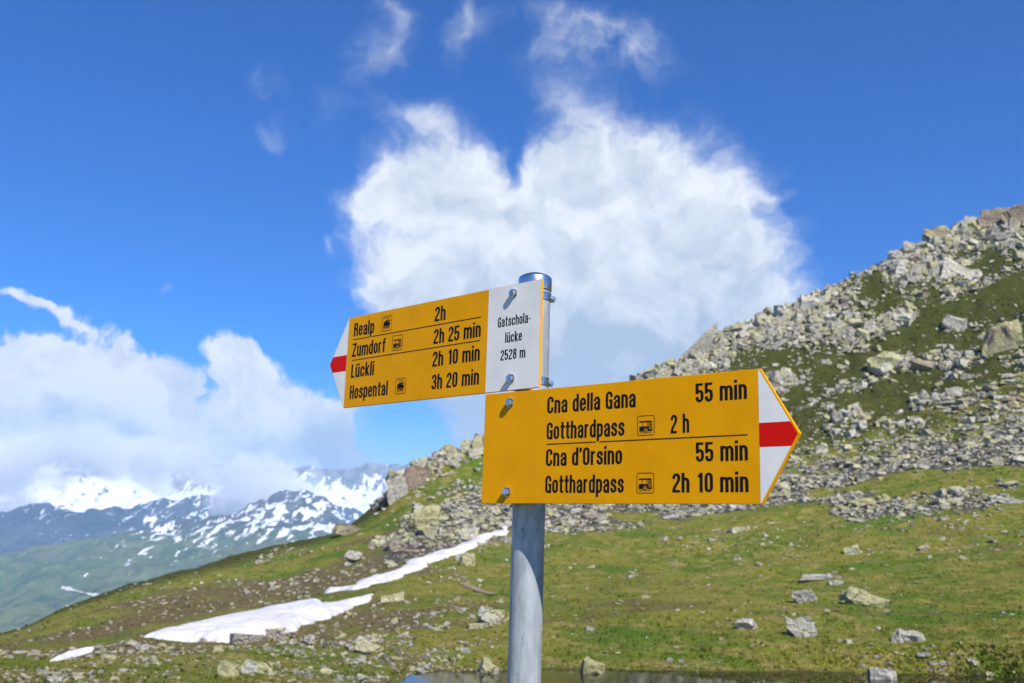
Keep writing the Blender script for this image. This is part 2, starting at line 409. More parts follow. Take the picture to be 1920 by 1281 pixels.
def snow_patch(poly, label, deep):
    P = np.array(poly, float)
    a, r, z, zone, ok = hit(P[:, 0], P[:, 1]); r = r[ok]; a = a[ok]
    av = np.linspace(a.min() - 0.01, a.max() + 0.01, 220); rv = np.geomspace(r.min() * 0.93, r.max() * 1.07, 200)
    A, R_ = np.meshgrid(av, rv, indexing='ij'); Z, _ = ground_at(A, R_)
    X, Y = np.sin(A) * R_, np.cos(A) * R_; px, py = to_px(np.stack([X, Y, Z + EYE], -1))
    js = min(1.0, (P[:, 1].max() - P[:, 1].min()) / 70); jx = px + js * 14 * fbm(X / 1.6, Y / 1.6, 4, 5); jy = py + js * 6 * fbm(X / 1.4, Y / 1.4, 4, 9)
    ins = inside(poly, jx, jy); d = seg_dist(poly, jx, jy) * np.where(ins, 1, -1)
    h = np.where(d > 0, deep * (1 - np.exp(-d / 7.0)) + 0.03, np.maximum(-0.25, d * 0.03) - 0.02) + 0.05 * deep * fbm(X / 1.2, Y / 1.2, 3, 2)
    Vn = np.stack([X, Y, Z + EYE + h], -1).reshape(-1, 3)
    n = np.arange(220 * 200).reshape(220, 200)
    near = d > -6
    keep = (near[:-1, :-1] | near[1:, :-1] | near[1:, 1:] | near[:-1, 1:])
    F = np.stack([n[:-1, :-1], n[1:, :-1], n[1:, 1:], n[:-1, 1:]], -1)[keep][:, ::-1]
    used = np.unique(F); mp = np.zeros(len(Vn), int); mp[used] = np.arange(len(used))
    obj('snow_patch', mesh_np('snow_patch', Vn[used], mp[F], M_SNOW, True), label=label, category='snow', group='snow patches left on the near slope')
SNOW = [
    ([(272, 1195), (330, 1181), (400, 1163), (480, 1147), (560, 1132), (592, 1126), (602, 1136), (650, 1127), (703, 1116), (690, 1127), (650, 1143), (612, 1160), (575, 1172), (560, 1182), (515, 1190), (470, 1200), (430, 1206), (330, 1203)],
     'large white wedge of old snow on the brown slope left of the post', 0.30),
    ([(612, 1112), (618, 1102), (660, 1098), (690, 1084), (740, 1070), (790, 1046), (850, 1027), (900, 1008), (955, 988), (958, 996), (910, 1016), (860, 1043), (800, 1063), (745, 1083), (700, 1097), (660, 1106)],
     'long narrow snow strip slanting up to the scree left of the post', 0.25),
    ([(96, 1241), (125, 1226), (160, 1217), (183, 1215), (170, 1224), (130, 1236)],
     'smallest snow sliver near the lower left corner', 0.15)]
for s in SNOW: snow_patch(*s)

# ------------------------------------------------------------------ far valley side and mountains
def mountain_material(name, grass_mix, rock):
    m, q, b = material(name)
    at = q.node('ShaderNodeAttribute', attribute_name='mask'); sp = q.node('ShaderNodeSeparateColor'); q.put(sp.inputs[0], at.outputs['Color'])
    P = q.node('ShaderNodeNewGeometry').outputs['Position']
    n1 = q.noise(P, 0.0035, 6, 0.6); n2 = q.noise(P, 0.011, 7, 0.62, 0.4); n3 = q.noise(P, 0.03, 5, 0.6)
    st = q.noise(q.vmath('MULTIPLY', P, (1.0, 0.16, 0.6)), 0.020, 6, 0.6, 0.6)
    rk = q.mix(q.smooth(n2, 0.35, 0.65), tuple(c * 0.6 for c in rock), tuple(c * 1.5 for c in rock))
    gr = q.mix(q.smooth(n1, 0.35, 0.65), (0.075, 0.120, 0.045), (0.140, 0.165, 0.070))
    gr = q.mix(q.smooth(n3, 0.56, 0.70, 0, 0.7), gr, (0.20, 0.19, 0.13))
    gr = q.mix(q.smooth(n2, 0.56, 0.64, 0, 0.8), gr, (0.05, 0.085, 0.035))
    c = q.mix(q.smooth(q.math('ADD', sp.outputs[1], q.math('MULTIPLY', q.math('SUBTRACT', n2, 0.5), 0.9)), 0.35, 0.65), rk, gr)
    s = q.math('ADD', sp.outputs[0], q.math('MULTIPLY', q.math('SUBTRACT', st, 0.5), 2.2))
    s = q.math('ADD', s, q.math('MULTIPLY', q.math('SUBTRACT', n3, 0.5), 0.5))
    c = q.mix(q.smooth(s, 0.47, 0.55), c, (0.86, 0.87, 0.90))
    q.put(b.inputs['Base Color'], c); b.inputs['Roughness'].default_value = 0.95; b.inputs['Specular IOR Level'].default_value = 0.1
    q.put(b.inputs['Normal'], q.bump(q.math('ADD', n2, n1), 1.0, 70.0))
    return m

def far_range(name, crest, base, amp, mat, snow, grass, seed, nsc, back=0.2):
    """a slope from a base line to a crest line, each [(photo x, photo y, distance)]"""
    c = np.array(crest, float); bs = np.array(base, float)
    ca_, ct = ray(c[:, 0], c[:, 1]); ba_, bt = ray(bs[:, 0], bs[:, 1])
    av = np.linspace(max(ca_[0], ba_[0]), min(ca_[-1], ba_[-1]), 420); T = np.linspace(0, 1 + back, 150)
    rc = pchip(ca_, c[:, 2], av)[:, None]; zc = pchip(ca_, c[:, 2] * ct, av)[:, None]
    rb = pchip(ba_, bs[:, 2], av)[:, None]; zb = pchip(ba_, bs[:, 2] * bt, av)[:, None]
    R_ = rb + (rc - rb) * T; tt = np.minimum(T, 1)[None, :]
    Z = zb + (zc - zb) * (0.75 * tt + 0.25 * tt ** 2.2) - np.maximum(T - 1, 0)[None, :] * (rc - rb) * 0.8
    A = av[:, None] + 0 * R_; X, Y = np.sin(A) * R_, np.cos(A) * R_
    rid = 0.5 - np.abs(fbm(X / nsc, Y / nsc, 6, seed, 0.52)) * 1.6
    Z = Z + amp * (rid - 0.25) * (0.15 + np.sin(np.pi * np.clip(tt, 0, 1)) * 0.85) + amp * 0.42 * fbm(X / (nsc * 0.2), Y / (nsc * 0.2), 4, seed + 9)
    px, py = to_px(np.stack([X, Y, Z + EYE], -1))
    S = snow(px, py, tt + 0 * Z, rid); G = grass(px, py, tt + 0 * Z)
    n = np.arange(Z.size).reshape(Z.shape)
    F = np.stack([n[:-1, :-1], n[1:, :-1], n[1:, 1:], n[:-1, 1:]], -1).reshape(-1, 4)[:, ::-1]
    me = mesh_np(name, np.stack([X, Y, Z + EYE], -1).reshape(-1, 3), F, mat, True)
    at = me.color_attributes.new('mask', 'FLOAT_COLOR', 'POINT')
    at.data.foreach_set('color', np.stack([S, G, 0 * S, 1 + 0 * S], -1).astype(np.float32).ravel())
    obj(name, me, kind='structure')
    return av, T, R_, Z

M_VALLEY = mountain_material('valley_turf', 1, (0.075, 0.080, 0.078))
M_CLOUD_SHADE = mountain_material('cloud_shade_rock', 0, (0.040, 0.046, 0.056))  # rock colour darkened to stand in for cloud shadow over the whole mountain
M_PEAK = mountain_material('pale_granite', 0, (0.150, 0.145, 0.140))
VALLEY = far_range('valley_side',
    [(-600, 1075, 5200), (-200, 1060, 5200), (0, 1044, 5200), (100, 1028, 5200), (180, 1003, 5300), (240, 990, 5400), (330, 982, 5500), (430, 962, 5600), (490, 932, 5700), (560, 925, 5700), (620, 942, 5600), (660, 985, 5500), (760, 1010, 5500), (1000, 1020, 5500)],
    [(-600, 1400, 2300), (0, 1330, 2300), (1000, 1250, 2400)], 130, M_VALLEY,
    lambda x, y, t, r: 0.0 + 0.42 * sm(-y, -1100, -1010) * sm(x, 60, 330) - 0.3 * sm(y, 1095, 1140) - 0.25 * (1 - sm(x, -50, 90)),
    lambda x, y, t: 0.1 + 0.9 * sm(y, 965, 1040), 5, 900)
far_range('cloud_shaded_mountain',
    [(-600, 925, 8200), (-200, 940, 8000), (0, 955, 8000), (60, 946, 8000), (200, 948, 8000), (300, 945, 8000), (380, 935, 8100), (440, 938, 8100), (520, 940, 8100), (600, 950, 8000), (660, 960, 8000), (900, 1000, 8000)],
    [(-600, 1120, 6300), (0, 1090, 6300), (900, 1060, 6300)], 220, M_CLOUD_SHADE,
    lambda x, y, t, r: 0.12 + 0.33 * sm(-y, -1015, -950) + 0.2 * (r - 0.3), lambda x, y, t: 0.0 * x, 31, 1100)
far_range('snow_mountain',
    [(-600, 880, 9500), (-200, 870, 9500), (0, 880, 9400), (90, 862, 9300), (135, 848, 9300), (200, 860, 9300), (300, 870, 9400), (430, 875, 9500), (560, 878, 9500), (640, 872, 9500), (700, 868, 9500), (745, 869, 9500), (790, 859, 9500), (835, 840, 9500), (880, 847, 9500), (960, 880, 9500), (1300, 930, 9500)],
    [(-600, 1040, 8300), (0, 1010, 8300), (600, 1010, 8300), (1300, 1020, 8300)], 260, M_PEAK,
    lambda x, y, t, r: 0.52 + 0.3 * sm(t, 0.15, 0.5) - 0.62 * sm(t, 0.74, 0.95) + 0.35 * (r - 0.3) + 0.1 * sm(x, 560, 700), lambda x, y, t: 0.0 * x, 52, 1500)

# ------------------------------------------------------------------ rocks
def rock_material():
    m, q, b = material('lichen_granite')
    g = q.node('ShaderNodeNewGeometry'); oi = q.node('ShaderNodeObjectInfo')
    P = g.outputs['Position']
    rnd = q.math('FRACT', q.math('ADD', g.outputs['Random Per Island'], oi.outputs['Random']))
    n1 = q.noise(P, 0.9, 5, 0.62, 0.6); n2 = q.noise(P, 3.6, 6, 0.66, 0.3); n3 = q.noise(P, 17.0, 5, 0.65)
    c = q.mix(rnd, (0.36, 0.335, 0.280), (0.66, 0.625, 0.540))
    c = q.mix(q.smooth(q.math('FRACT', q.math('MULTIPLY', rnd, 7.0)), 0.80, 0.95, 0, 0.6), c, (0.26, 0.19, 0.135))
    tint = q.node('ShaderNodeSeparateColor'); q.put(tint.inputs[0], oi.outputs['Color'])      # which stone is brown, pale or yellow with lichen
    c = q.mix(q.math('SUBTRACT', 1.0, tint.outputs[0]), c, (0.27, 0.185, 0.12))
    c = q.mix(q.math('SUBTRACT', 1.0, tint.outputs[1]), c, (0.66, 0.63, 0.56))
    c = q.mix(q.smooth(n2, 0.33, 0.48, 0.70, 0.0), c, (0.14, 0.133, 0.118))
    up = q.node('ShaderNodeSeparateXYZ'); q.put(up.inputs[0], g.outputs['Normal'])
    lich = q.math('ADD', q.math('ADD', q.math('MULTIPLY', q.math('SUBTRACT', n1, 0.5), 2.0), q.math('MULTIPLY', up.outputs[2], 0.30)), q.math('MULTIPLY', q.math('SUBTRACT', q.math('FRACT', q.math('MULTIPLY', rnd, 13.0)), 0.5), 0.8))
    lich = q.math('ADD', lich, q.math('MULTIPLY', q.math('SUBTRACT', n3, 0.5), 1.2))
    lich = q.math('ADD', lich, q.math('SUBTRACT', 1.0, tint.outputs[2]))
    c = q.mix(q.smooth(lich, 0.02, 0.45, 0.0, 0.74), c, (0.53, 0.505, 0.225))
    c = q.mix(q.smooth(n3, 0.58, 0.70, 0.0, 0.45), c, (0.14, 0.135, 0.12))
    vo = q.node('ShaderNodeTexVoronoi', feature='DISTANCE_TO_EDGE'); vo.inputs['Scale'].default_value = 1.1
    q.put(vo.inputs['Vector'], q.vmath('ADD', q.vmath('MULTIPLY', P, (1.0, 1.0, 1.7)), q.vmath('MULTIPLY', q.noise(P, 1.5, 3, 0.6, color=True), (0.9, 0.9, 0.9))))
    crack = q.smooth(vo.outputs['Distance'], 0.0, 0.05, 1.0, 0.0)
    c = q.mix(q.math('MULTIPLY', crack, 0.30), c, (0.045, 0.043, 0.04))
    q.put(b.inputs['Base Color'], c); b.inputs['Roughness'].default_value = 0.92; b.inputs['Specular IOR Level'].default_value = 0.12
    h = q.math('SUBTRACT', q.math('ADD', q.math('MULTIPLY', n2, 1.0), q.math('MULTIPLY', n3, 0.3)), q.math('MULTIPLY', crack, 0.25))
    q.put(b.inputs['Normal'], q.bump(h, 1.0, 0.4))
    return m
M_ROCK = rock_material()

def rock_shape(seed, cuts, flat=0.62, rough=0):
    """an angular broken block: a skewed box sliced by random planes, 1 m wide, base at z = 0"""
    rg = random.Random(seed); bm = bmesh.new(); bmesh.ops.create_cube(bm, size=1.0)
    dims = Vector((1.0, rg.uniform(0.55, 0.95), flat))
    for v in bm.verts: v.co = Vector((v.co.x * dims.x * rg.uniform(0.72, 1.1), v.co.y * dims.y * rg.uniform(0.72, 1.1), v.co.z * dims.z * rg.uniform(0.72, 1.1)))
    for i in range(cuts):
        n = Vector((rg.gauss(0, 1), rg.gauss(0, 1), rg.gauss(0, 1))).normalized()
        sup = max(n.dot(v.co) for v in bm.verts)
        g = list(bm.verts) + list(bm.edges) + list(bm.faces)
        bmesh.ops.bisect_plane(bm, geom=g, plane_co=n * sup * rg.uniform(0.62, 0.86), plane_no=n, clear_outer=True)
        ed = [e for e in bm.edges if e.is_boundary]
        if ed: bmesh.ops.holes_fill(bm, edges=ed, sides=0)
    for v in bm.verts: v.co.x += v.co.z * rg.uniform(-0.25, 0.25) * 0.5
    tl = 0.4 if flat > 0.3 else 0.1
    bmesh.ops.rotate(bm, verts=bm.verts, matrix=Matrix.Rotation(rg.uniform(-tl, tl), 3, 'X') @ Matrix.Rotation(rg.uniform(-tl, tl), 3, 'Y'))
    bmesh.ops.triangulate(bm, faces=bm.faces)
    if rough:
        bmesh.ops.subdivide_edges(bm, edges=list(bm.edges), cuts=2, use_grid_fill=True); bmesh.ops.triangulate(bm, faces=bm.faces)
        bm.normal_update()
        co = np.array([v.co for v in bm.verts]); nz = fbm(co[:, 0] * 3.1 + co[:, 2] * 1.7 + seed, co[:, 1] * 3.1 - co[:, 2] * 2.3, 3, seed)
        for v, k in zip(bm.verts, nz): v.co += v.normal * float(k) * rough + Vector((rg.gauss(0, 1), rg.gauss(0, 1), rg.gauss(0, 1))) * 0.008
    bm.verts.index_update()
    V = np.array([v.co for v in bm.verts]); F = np.array([[v.index for v in f.verts] for f in bm.faces]); bm.free()
    lo, hi = V.min(0), V.max(0); V = (V - [(lo[0] + hi[0]) / 2, (lo[1] + hi[1]) / 2, lo[2]]) / (hi[0] - lo[0])
    return V, F
SHAPES = [rock_shape(100 + i, random.choice((1, 2, 3)), random.uniform(0.35, 0.9)) for i in range(48)]
FLATS = [rock_shape(300 + i, 2, random.uniform(0.14, 0.28), 0.03) for i in range(10)]
BIGS = [rock_shape(500 + i, random.choice((5, 6, 8)), random.uniform(0.5, 0.9), 0.17) for i in range(24)]

def scatter(n, xr, yr, sizes, keep, spread=0.45):
    """throw n pixels into a part of the photograph, find the ground there, choose a width in metres"""
    x = RNG.uniform(*xr, n); y = RNG.uniform(*yr, n)
    a, r, z, zone, ok = hit(x, y)
    wx, wy = np.sin(a) * r, np.cos(a) * r
    nz = fbm(wx / 5.0, wy / 5.0, 3, 123); nf = fbm(wx / 2.0, wy / 2.0, 2, 321)
    p = keep(x, y, zone, nz, nf)
    ok &= RNG.uniform(0, 1, n) < p
    px = np.clip(sizes * np.exp(RNG.normal(0, spread, n)), sizes * 0.35, sizes * 3.2)
    return np.stack([wx, wy, z + EYE, px * r / FPX, px, x, y, zone], -1)[ok]

in_snow = lambda x, y: sum(inside([(p[0], p[1] - 3) for p in s[0]], x, y) for s in SNOW[:2]) > 0
ramp = [(1440, 760), (1600, 655), (1740, 585), (1925, 505), (1925, 565), (1760, 625), (1640, 672), (1500, 770)]
on_ramp = lambda x, y: inside(ramp, x, y)
R_list = []
band = lambda z, a, b, f=0.25: np.clip((z - a) / f, 0, 1) * np.clip((b - z) / f, 0, 1)
# scree band below the ridge
R_list.append(('scree', scatter(25000, (690, 1925), (700, 1030), 7.5, lambda x, y, z, n, m: band(z + n * 0.8, 3.92, 5.3) * np.where(in_snow(x, y), 0.0, 1) * 0.9)))
R_list.append(('scree', scatter(2100, (690, 1925), (700, 1030), 15, lambda x, y, z, n, m: band(z + n * 0.8, 4.0, 5.2) * np.where(in_snow(x, y), 0.12, 0.9))))
R_list.append(('scree', scatter(2600, (760, 1925), (780, 1060), 6.5, lambda x, y, z, n, m: band(z, 3.3, 4.2) * (n > -0.05) * 0.65)))
# ridge crest and its crags
R_list.append(('ridge', scatter(13000, (1190, 1925), (380, 760), 10.5, lambda x, y, z, n, m: band(z + n * 0.9, 6.35, 7.4) * 0.9 * np.where(on_ramp(x, y), 0.05, 1))))
R_list.append(('ridge', scatter(2200, (1190, 1925), (380, 760), 19, lambda x, y, z, n, m: band(z + n * 0.9, 6.45, 7.4) * 0.5 * np.where(on_ramp(x, y), 0.0, 1), 0.28)))
R_list.append(('ridge', scatter(12000, (1190, 1925), (380, 800), 6.5, lambda x, y, z, n, m: band(z + n * 0.9, 6.1, 7.3) * 0.8 * np.where(on_ramp(x, y), 0.1, 1))))
# ribs and loose blocks on the turf slope
R_list.append(('slope', scatter(7000, (1120, 1925), (480, 900), 8.5, lambda x, y, z, n, m: band(z, 4.9, 6.7) * np.clip((n - 0.13) * 6, 0.03, 0.85) * np.where(on_ramp(x, y), 0.05, 1))))
R_list.append(('slope', scatter(2600, (1120, 1925), (480, 900), 15, lambda x, y, z, n, m: band(z, 5.0, 6.7) * np.clip((n - 0.16) * 4, 0.0, 0.6) * np.where(on_ramp(x, y), 0.03, 1))))
R_list.append(('slope', scatter(11000, (1120, 1925), (500, 900), 4.3, lambda x, y, z, n, m: band(z, 4.8, 6.6) * np.clip(0.26 + m * 0.9, 0.03, 0.7) * np.where(on_ramp(x, y), 0.2, 1))))
# outcrop left of the signs
R_list.append(('outcrop', scatter(1500, (715, 1000), (780, 960), 16, lambda x, y, z, n, m: band(z, 6.35, 7.3, 0.2) * 0.9)))
R_list.append(('outcrop', scatter(1800, (700, 1000), (780, 990), 8, lambda x, y, z, n, m: band(z, 5.0, 7.2) * np.clip(0.25 + n * 2.5, 0.1, 0.8))))
# stony meadow left
R_list.append(('left_slope', scatter(7000, (0, 1000), (985, 1210), 3.8, lambda x, y, z, n, m: np.where(in_snow(x, y), 0.0, 1) * np.clip(0.16 + n * 1.6, 0.03, 0.75))))
R_list.append(('left_slope', scatter(2400, (480, 1000), (1000, 1215), 6.5, lambda x, y, z, n, m: np.where(in_snow(x, y), 0.02, 1) * np.clip(0.16 + n * 1.4, 0.03, 0.6))))
R_list.append(('left_slope', scatter(260, (620, 1000), (1030, 1215), 12, lambda x, y, z, n, m: np.where(in_snow(x, y), 0.0, 1) * np.clip(0.2 + n * 1.0, 0.05, 0.5))))
# near bank, lower left
R_list.append(('near_bank', scatter(4200, (0, 1000), (1195, 1310), 5.5, lambda x, y, z, n, m: np.clip(0.25 + n * 1.2 + m, 0.03, 0.7) * (z < 2.6) * np.where((x > 745) & (z < 1.0), 0, 1))))
R_list.append(('near_bank', scatter(1300, (0, 1000), (1200, 1310), 10, lambda x, y, z, n, m: np.clip(0.22 + n * 1.2 + m, 0.03, 0.6) * (z < 2.4) * np.where((x > 745) & (z < 1.0), 0, 1))))
# meadow on the right
R_list.append(('meadow', scatter(2600, (980, 1925), (890, 1262), 4.2, lambda x, y, z, n, m: np.clip(0.20 + n * 1.0 + m * 0.6, 0.03, 0.55) * (z < 4.0) * (z > 1.02))))
R_list.append(('meadow', scatter(420, (980, 1925), (900, 1262), 9, lambda x, y, z, n, m: np.clip(0.20 + n * 0.9 + m * 0.6, 0.03, 0.5) * (z < 4.0) * (z > 1.02))))
R_list.append(('shore', scatter(700, (980, 1925), (1195, 1268), 7, lambda x, y, z, n, m: np.clip(0.28 + m, 0.05, 0.6) * (z < 2.0) * (z > 0.99))))

def describe(nm, x, y, px, flat, sq, zone):
    """label and group for a block from its look and what it lies beside"""
    size = 'big' if px >= 30 else 'middling' if px >= 21 else 'small'
    form = 'flat slab' if flat else 'upright block' if sq > 1.0 else 'squat block' if sq < 0.78 else 'angular block'
    if nm == 'scree':
        where = ('in the scree beside the rock outcrop' if x < 800 else 'in the scree just left of the right board' if x < 962 else 'in the scree just right of the post' if x < 1130 else 'in the scree below the two bus pictograms' if x < 1290 else 'in the scree below the board\'s walking times' if x < 1430 else 'in the scree just right of the red arrow tip' if x < 1600 else 'in the scree above the big meadow boulder' if x < 1760 else 'in the scree at the right edge'); grp_ = 'blocks in the scree band'; where += ', upper half' if zone > 4.65 else ', lower half'
    elif nm == 'ridge':
        where = ('on the low end of the ridge above the right board' if x < 1400 else 'on the ridge where the big cloud meets it' if x < 1540 else 'on the middle of the rocky ridge' if x < 1680 else 'on the upper ridge below blue sky' if x < 1800 else 'on the highest ridge at the right edge'); grp_ = 'boulders on the ridge crest'
    elif nm == 'slope':
        where = ('on the dark turf slope behind the right board' if x < 1440 else 'on the dark turf slope beside the arrow tip' if x < 1600 else 'in the middle of the dark turf slope' if x < 1760 else 'on the dark turf slope at the right edge'); grp_ = 'blocks on the dark turf slope'
        where += ', near the crest' if y < 620 else ', low down' if y > 760 else ''
    elif nm == 'outcrop': where, grp_ = ('at the left end of the small outcrop' if x < 790 else 'of the small outcrop beside the right board'), 'blocks of the left outcrop'
    elif nm == 'left_slope': where, grp_ = ('on the brown slope by the big snow wedge' if x < 720 else 'on the slope between snow strip and post'), 'stones on the brown left slope'
    elif nm == 'near_bank': where, grp_ = ('on the mossy bank in the lower left corner' if x < 400 else 'on the mossy bank below the big snow wedge' if x < 700 else 'on the mossy bank beside the pond'), 'stones on the near bank'
    elif nm == 'shore': where, grp_ = 'at the pond edge right of the post', 'stones along the pond shore'
    else: where, grp_ = ('on the green meadow near the post' if x < 1400 else 'on the green meadow at right'), 'stones on the green meadow'
    return f'{size} grey {form} {where}', grp_

ROCK_ME = {}
def shape_mesh(kind, i):
    if (kind, i) not in ROCK_ME:
        V, F = {'s': SHAPES, 'f': FLATS, 'b': BIGS}[kind][i]
        ROCK_ME[kind, i] = mesh_np('boulder', V, F, M_ROCK)
    return ROCK_ME[kind, i]

def boulder(me, loc, wid, dep, hgt, rz, label, group=None, tilt=(0, 0)):
    o = obj('boulder', me, label=label, category='boulder')
    o.location = loc; o.scale = (wid, dep, hgt); o.rotation_euler = (tilt[0], tilt[1], rz)
    if group: o['group'] = group
    return o

# boulders one can point to: photo x, y of the foot, width and height in pixels, shape, label
HERO = [
    (1620, 1138, 82, 32, 'b', 10, 'largest boulder on the green meadow, yellow lichen on top, right of the post'),
    (1510, 1130, 46, 24, 'b', 5, 'grey boulder just left of the largest meadow boulder'),
    (1503, 1195, 52, 34, 'b', 7, 'angular boulder with a sloping top, below the largest meadow boulder'),
    (1702, 1206, 54, 22, 'b', 9, 'flat grey boulder at the lower right of the meadow'),
    (1532, 1090, 56, 14, 'f', 1, 'long flat pale slab above the largest meadow boulder'),
    (1568, 1097, 24, 9, 'f', 2, 'short pale slab at the right end of the long meadow slab'),
    (1598, 1040, 28, 18, 'b', 1, 'pile-like pale stone in the middle of the upper meadow'),
    (1888, 946, 56, 15, 'f', 3, 'long thin pale slab at the right edge under the scree'),
    (1390, 1000, 34, 12, 'f', 4, 'low pale stone at the top of the meadow under the right sign'),
    (1400, 1180, 36, 18, 'b', 2, 'white stone left of the angular sloping boulder'),
    (1110, 1268, 44, 32, 'b', 4, 'squat yellowish boulder at the pond edge just right of the post'),
    (1655, 1284, 46, 24, 'b', 6, 'white boulder cut by the bottom edge at right'),
    (918, 1170, 52, 30, 'b', 8, 'pale pointed boulder on the slope just left of the post'),
    (900, 1180, 48, 10, 'f', 5, 'flat yellowish slab in front of the pale pointed boulder'),
    (917, 1268, 36, 34, 'b', 10, 'upright boulder standing in the pond left of the post'),
    (692, 1224, 50, 28, 'b', 11, 'rounded grey boulder below the large snow wedge'),
    (428, 1270, 40, 28, 'b', 12, 'grey block near the bottom edge, leftmost of a row of three'),
    (465, 1264, 30, 18, 'b', 13, 'whitish block near the bottom edge, middle of a row of three'),
    (496, 1264, 28, 20, 'b', 14, 'yellowish block near the bottom edge, rightmost of a row of three'),
    (462, 1207, 56, 16, 'f', 6, 'flat grey slab at the lower rim of the large snow wedge'),
    (515, 1196, 34, 18, 'b', 15, 'pale stone at the lower rim of the large snow wedge, right of the flat slab'),
    (735, 1128, 40, 18, 'f', 7, 'pale slab right of the point of the large snow wedge'),
    (802, 988, 52, 42, 'b', 16, 'big yellow-green lichen boulder in the scree left of the signs'),
    (803, 1000, 44, 18, 'b', 17, 'grey slab under the big yellow-green lichen boulder'),
    (880, 1012, 34, 22, 'b', 18, 'light boulder at the top of the long snow strip'),
    (876, 1062, 28, 24, 'b', 19, 'lichen boulder below the upper end of the long snow strip'),
    (650, 1003, 52, 22, 'b', 20, 'brown boulder on the skyline left of the rock outcrop'),
    (745, 940, 38, 48, 'b', 21, 'tall cracked block at the left end of the rock outcrop'),
    (778, 915, 52, 44, 'b', 22, 'brownish block on top of the rock outcrop'),
    (872, 850, 18, 30, 'b', 23, 'upright tooth of rock on the outcrop beside the right sign'),
    (893, 846, 22, 34, 'b', 0, 'pointed rock tooth closest to the left edge of the right sign'),
    (1870, 425, 66, 44, 'b', 3, 'big brown boulder on the highest part of the ridge'),
    (1905, 420, 46, 44, 'b', 5, 'rounded brown boulder at the right edge on the ridge top'),
    (1760, 450, 46, 30, 'b', 7, 'square boulder on the ridge left of the big brown one'),
    (1515, 585, 44, 40, 'b', 9, 'pale boulder where the ridge meets the big cloud'),
    (1805, 525, 66, 50, 'b', 11, 'large smooth face of rock under the ridge top at right'),
    (1660, 700, 60, 44, 'b', 13, 'dark angular block in the middle of the turf slope'),
    (1880, 660, 60, 60, 'b', 15, 'big block with a black hollow beside it, right edge of the turf slope'),
    (1790, 620, 40, 36, 'b', 17, 'square grey block on the turf slope below the green ramp')]
used_px = []
for (x, y, wp, hp, kd, i, lab) in HERO:
    a, r, z, zone, ok = hit([x], [y])
    if not ok[0]:
        for dy in range(2, 80, 2):
            a, r, z, zone, ok = hit([x], [y + dy])
            if ok[0]: break
    r0, z0 = float(r[0]), float(z[0]); m_per = r0 / FPX
    me = shape_mesh(kd, i); W_ = wp * m_per; H_ = hp * m_per
    nat_h = max(v.co.z for v in me.vertices); nat_d = max(v.co.y for v in me.vertices) * 2
    a0 = float(a[0]); rr = r0 + W_ * 0.35; zz = float(ground_at([a0], [rr])[0][0])
    o = boulder(me, (math.sin(a0) * rr, math.cos(a0) * rr, min(z0, zz) + EYE - 0.34 * H_), W_ * 1.05, W_ * random.uniform(0.8, 1.0), H_ * 1.34 / nat_h, -a0, lab)
    o.color = (0.3 if 'brown' in lab else 1.0, 0.25 if any(k in lab for k in ('pale', 'white', 'light', 'whitish')) else 1.0, 0.45 if any(k in lab for k in ('lichen', 'yellow')) else 1.0, 1.0)
    used_px.append((x, y, wp))

# the leaning pointed slab on the skyline
def leaning_slab():
    a, r, z, zone, ok = hit([1315], [668]); a0, r0 = float(a[0]), float(r[0]) + 1.0; mp = r0 / FPX
    z0 = float(ground_at([a0], [r0])[0][0])
    prof = [(-42, -14), (-20, 8), (8, 36), (24, 52), (30, 54), (29, 34), (20, 18), (26, -2), (10, -16)]
    bm = bmesh.new(); rg = random.Random(4); fr = []; bk = []
    for (x, y) in prof:
        fr.append(bm.verts.new((x * mp, -1.1 + rg.uniform(-.3, .3), y * mp))); bk.append(bm.verts.new((x * mp * 0.9, 1.2 + rg.uniform(-.3, .3), (y * 0.9 - 3) * mp)))
    bm.faces.new(fr); bm.faces.new(bk[::-1])
    for i in range(len(prof)):
        j = (i + 1) % len(prof); bm.faces.new((fr[j], fr[i], bk[i], bk[j]))
    bmesh.ops.recalc_face_normals(bm, faces=bm.faces); bmesh.ops.triangulate(bm, faces=bm.faces)
    me = bpy.data.meshes.new('boulder'); bm.to_mesh(me); bm.free(); me.materials.append(M_ROCK)
    o = obj('boulder', me, label='pointed slab leaning out of the skyline above the right sign', category='boulder')
    o.location = (math.sin(a0) * r0, math.cos(a0) * r0, z0 + EYE); o.rotation_euler = (0, 0, -a0)
leaning_slab()

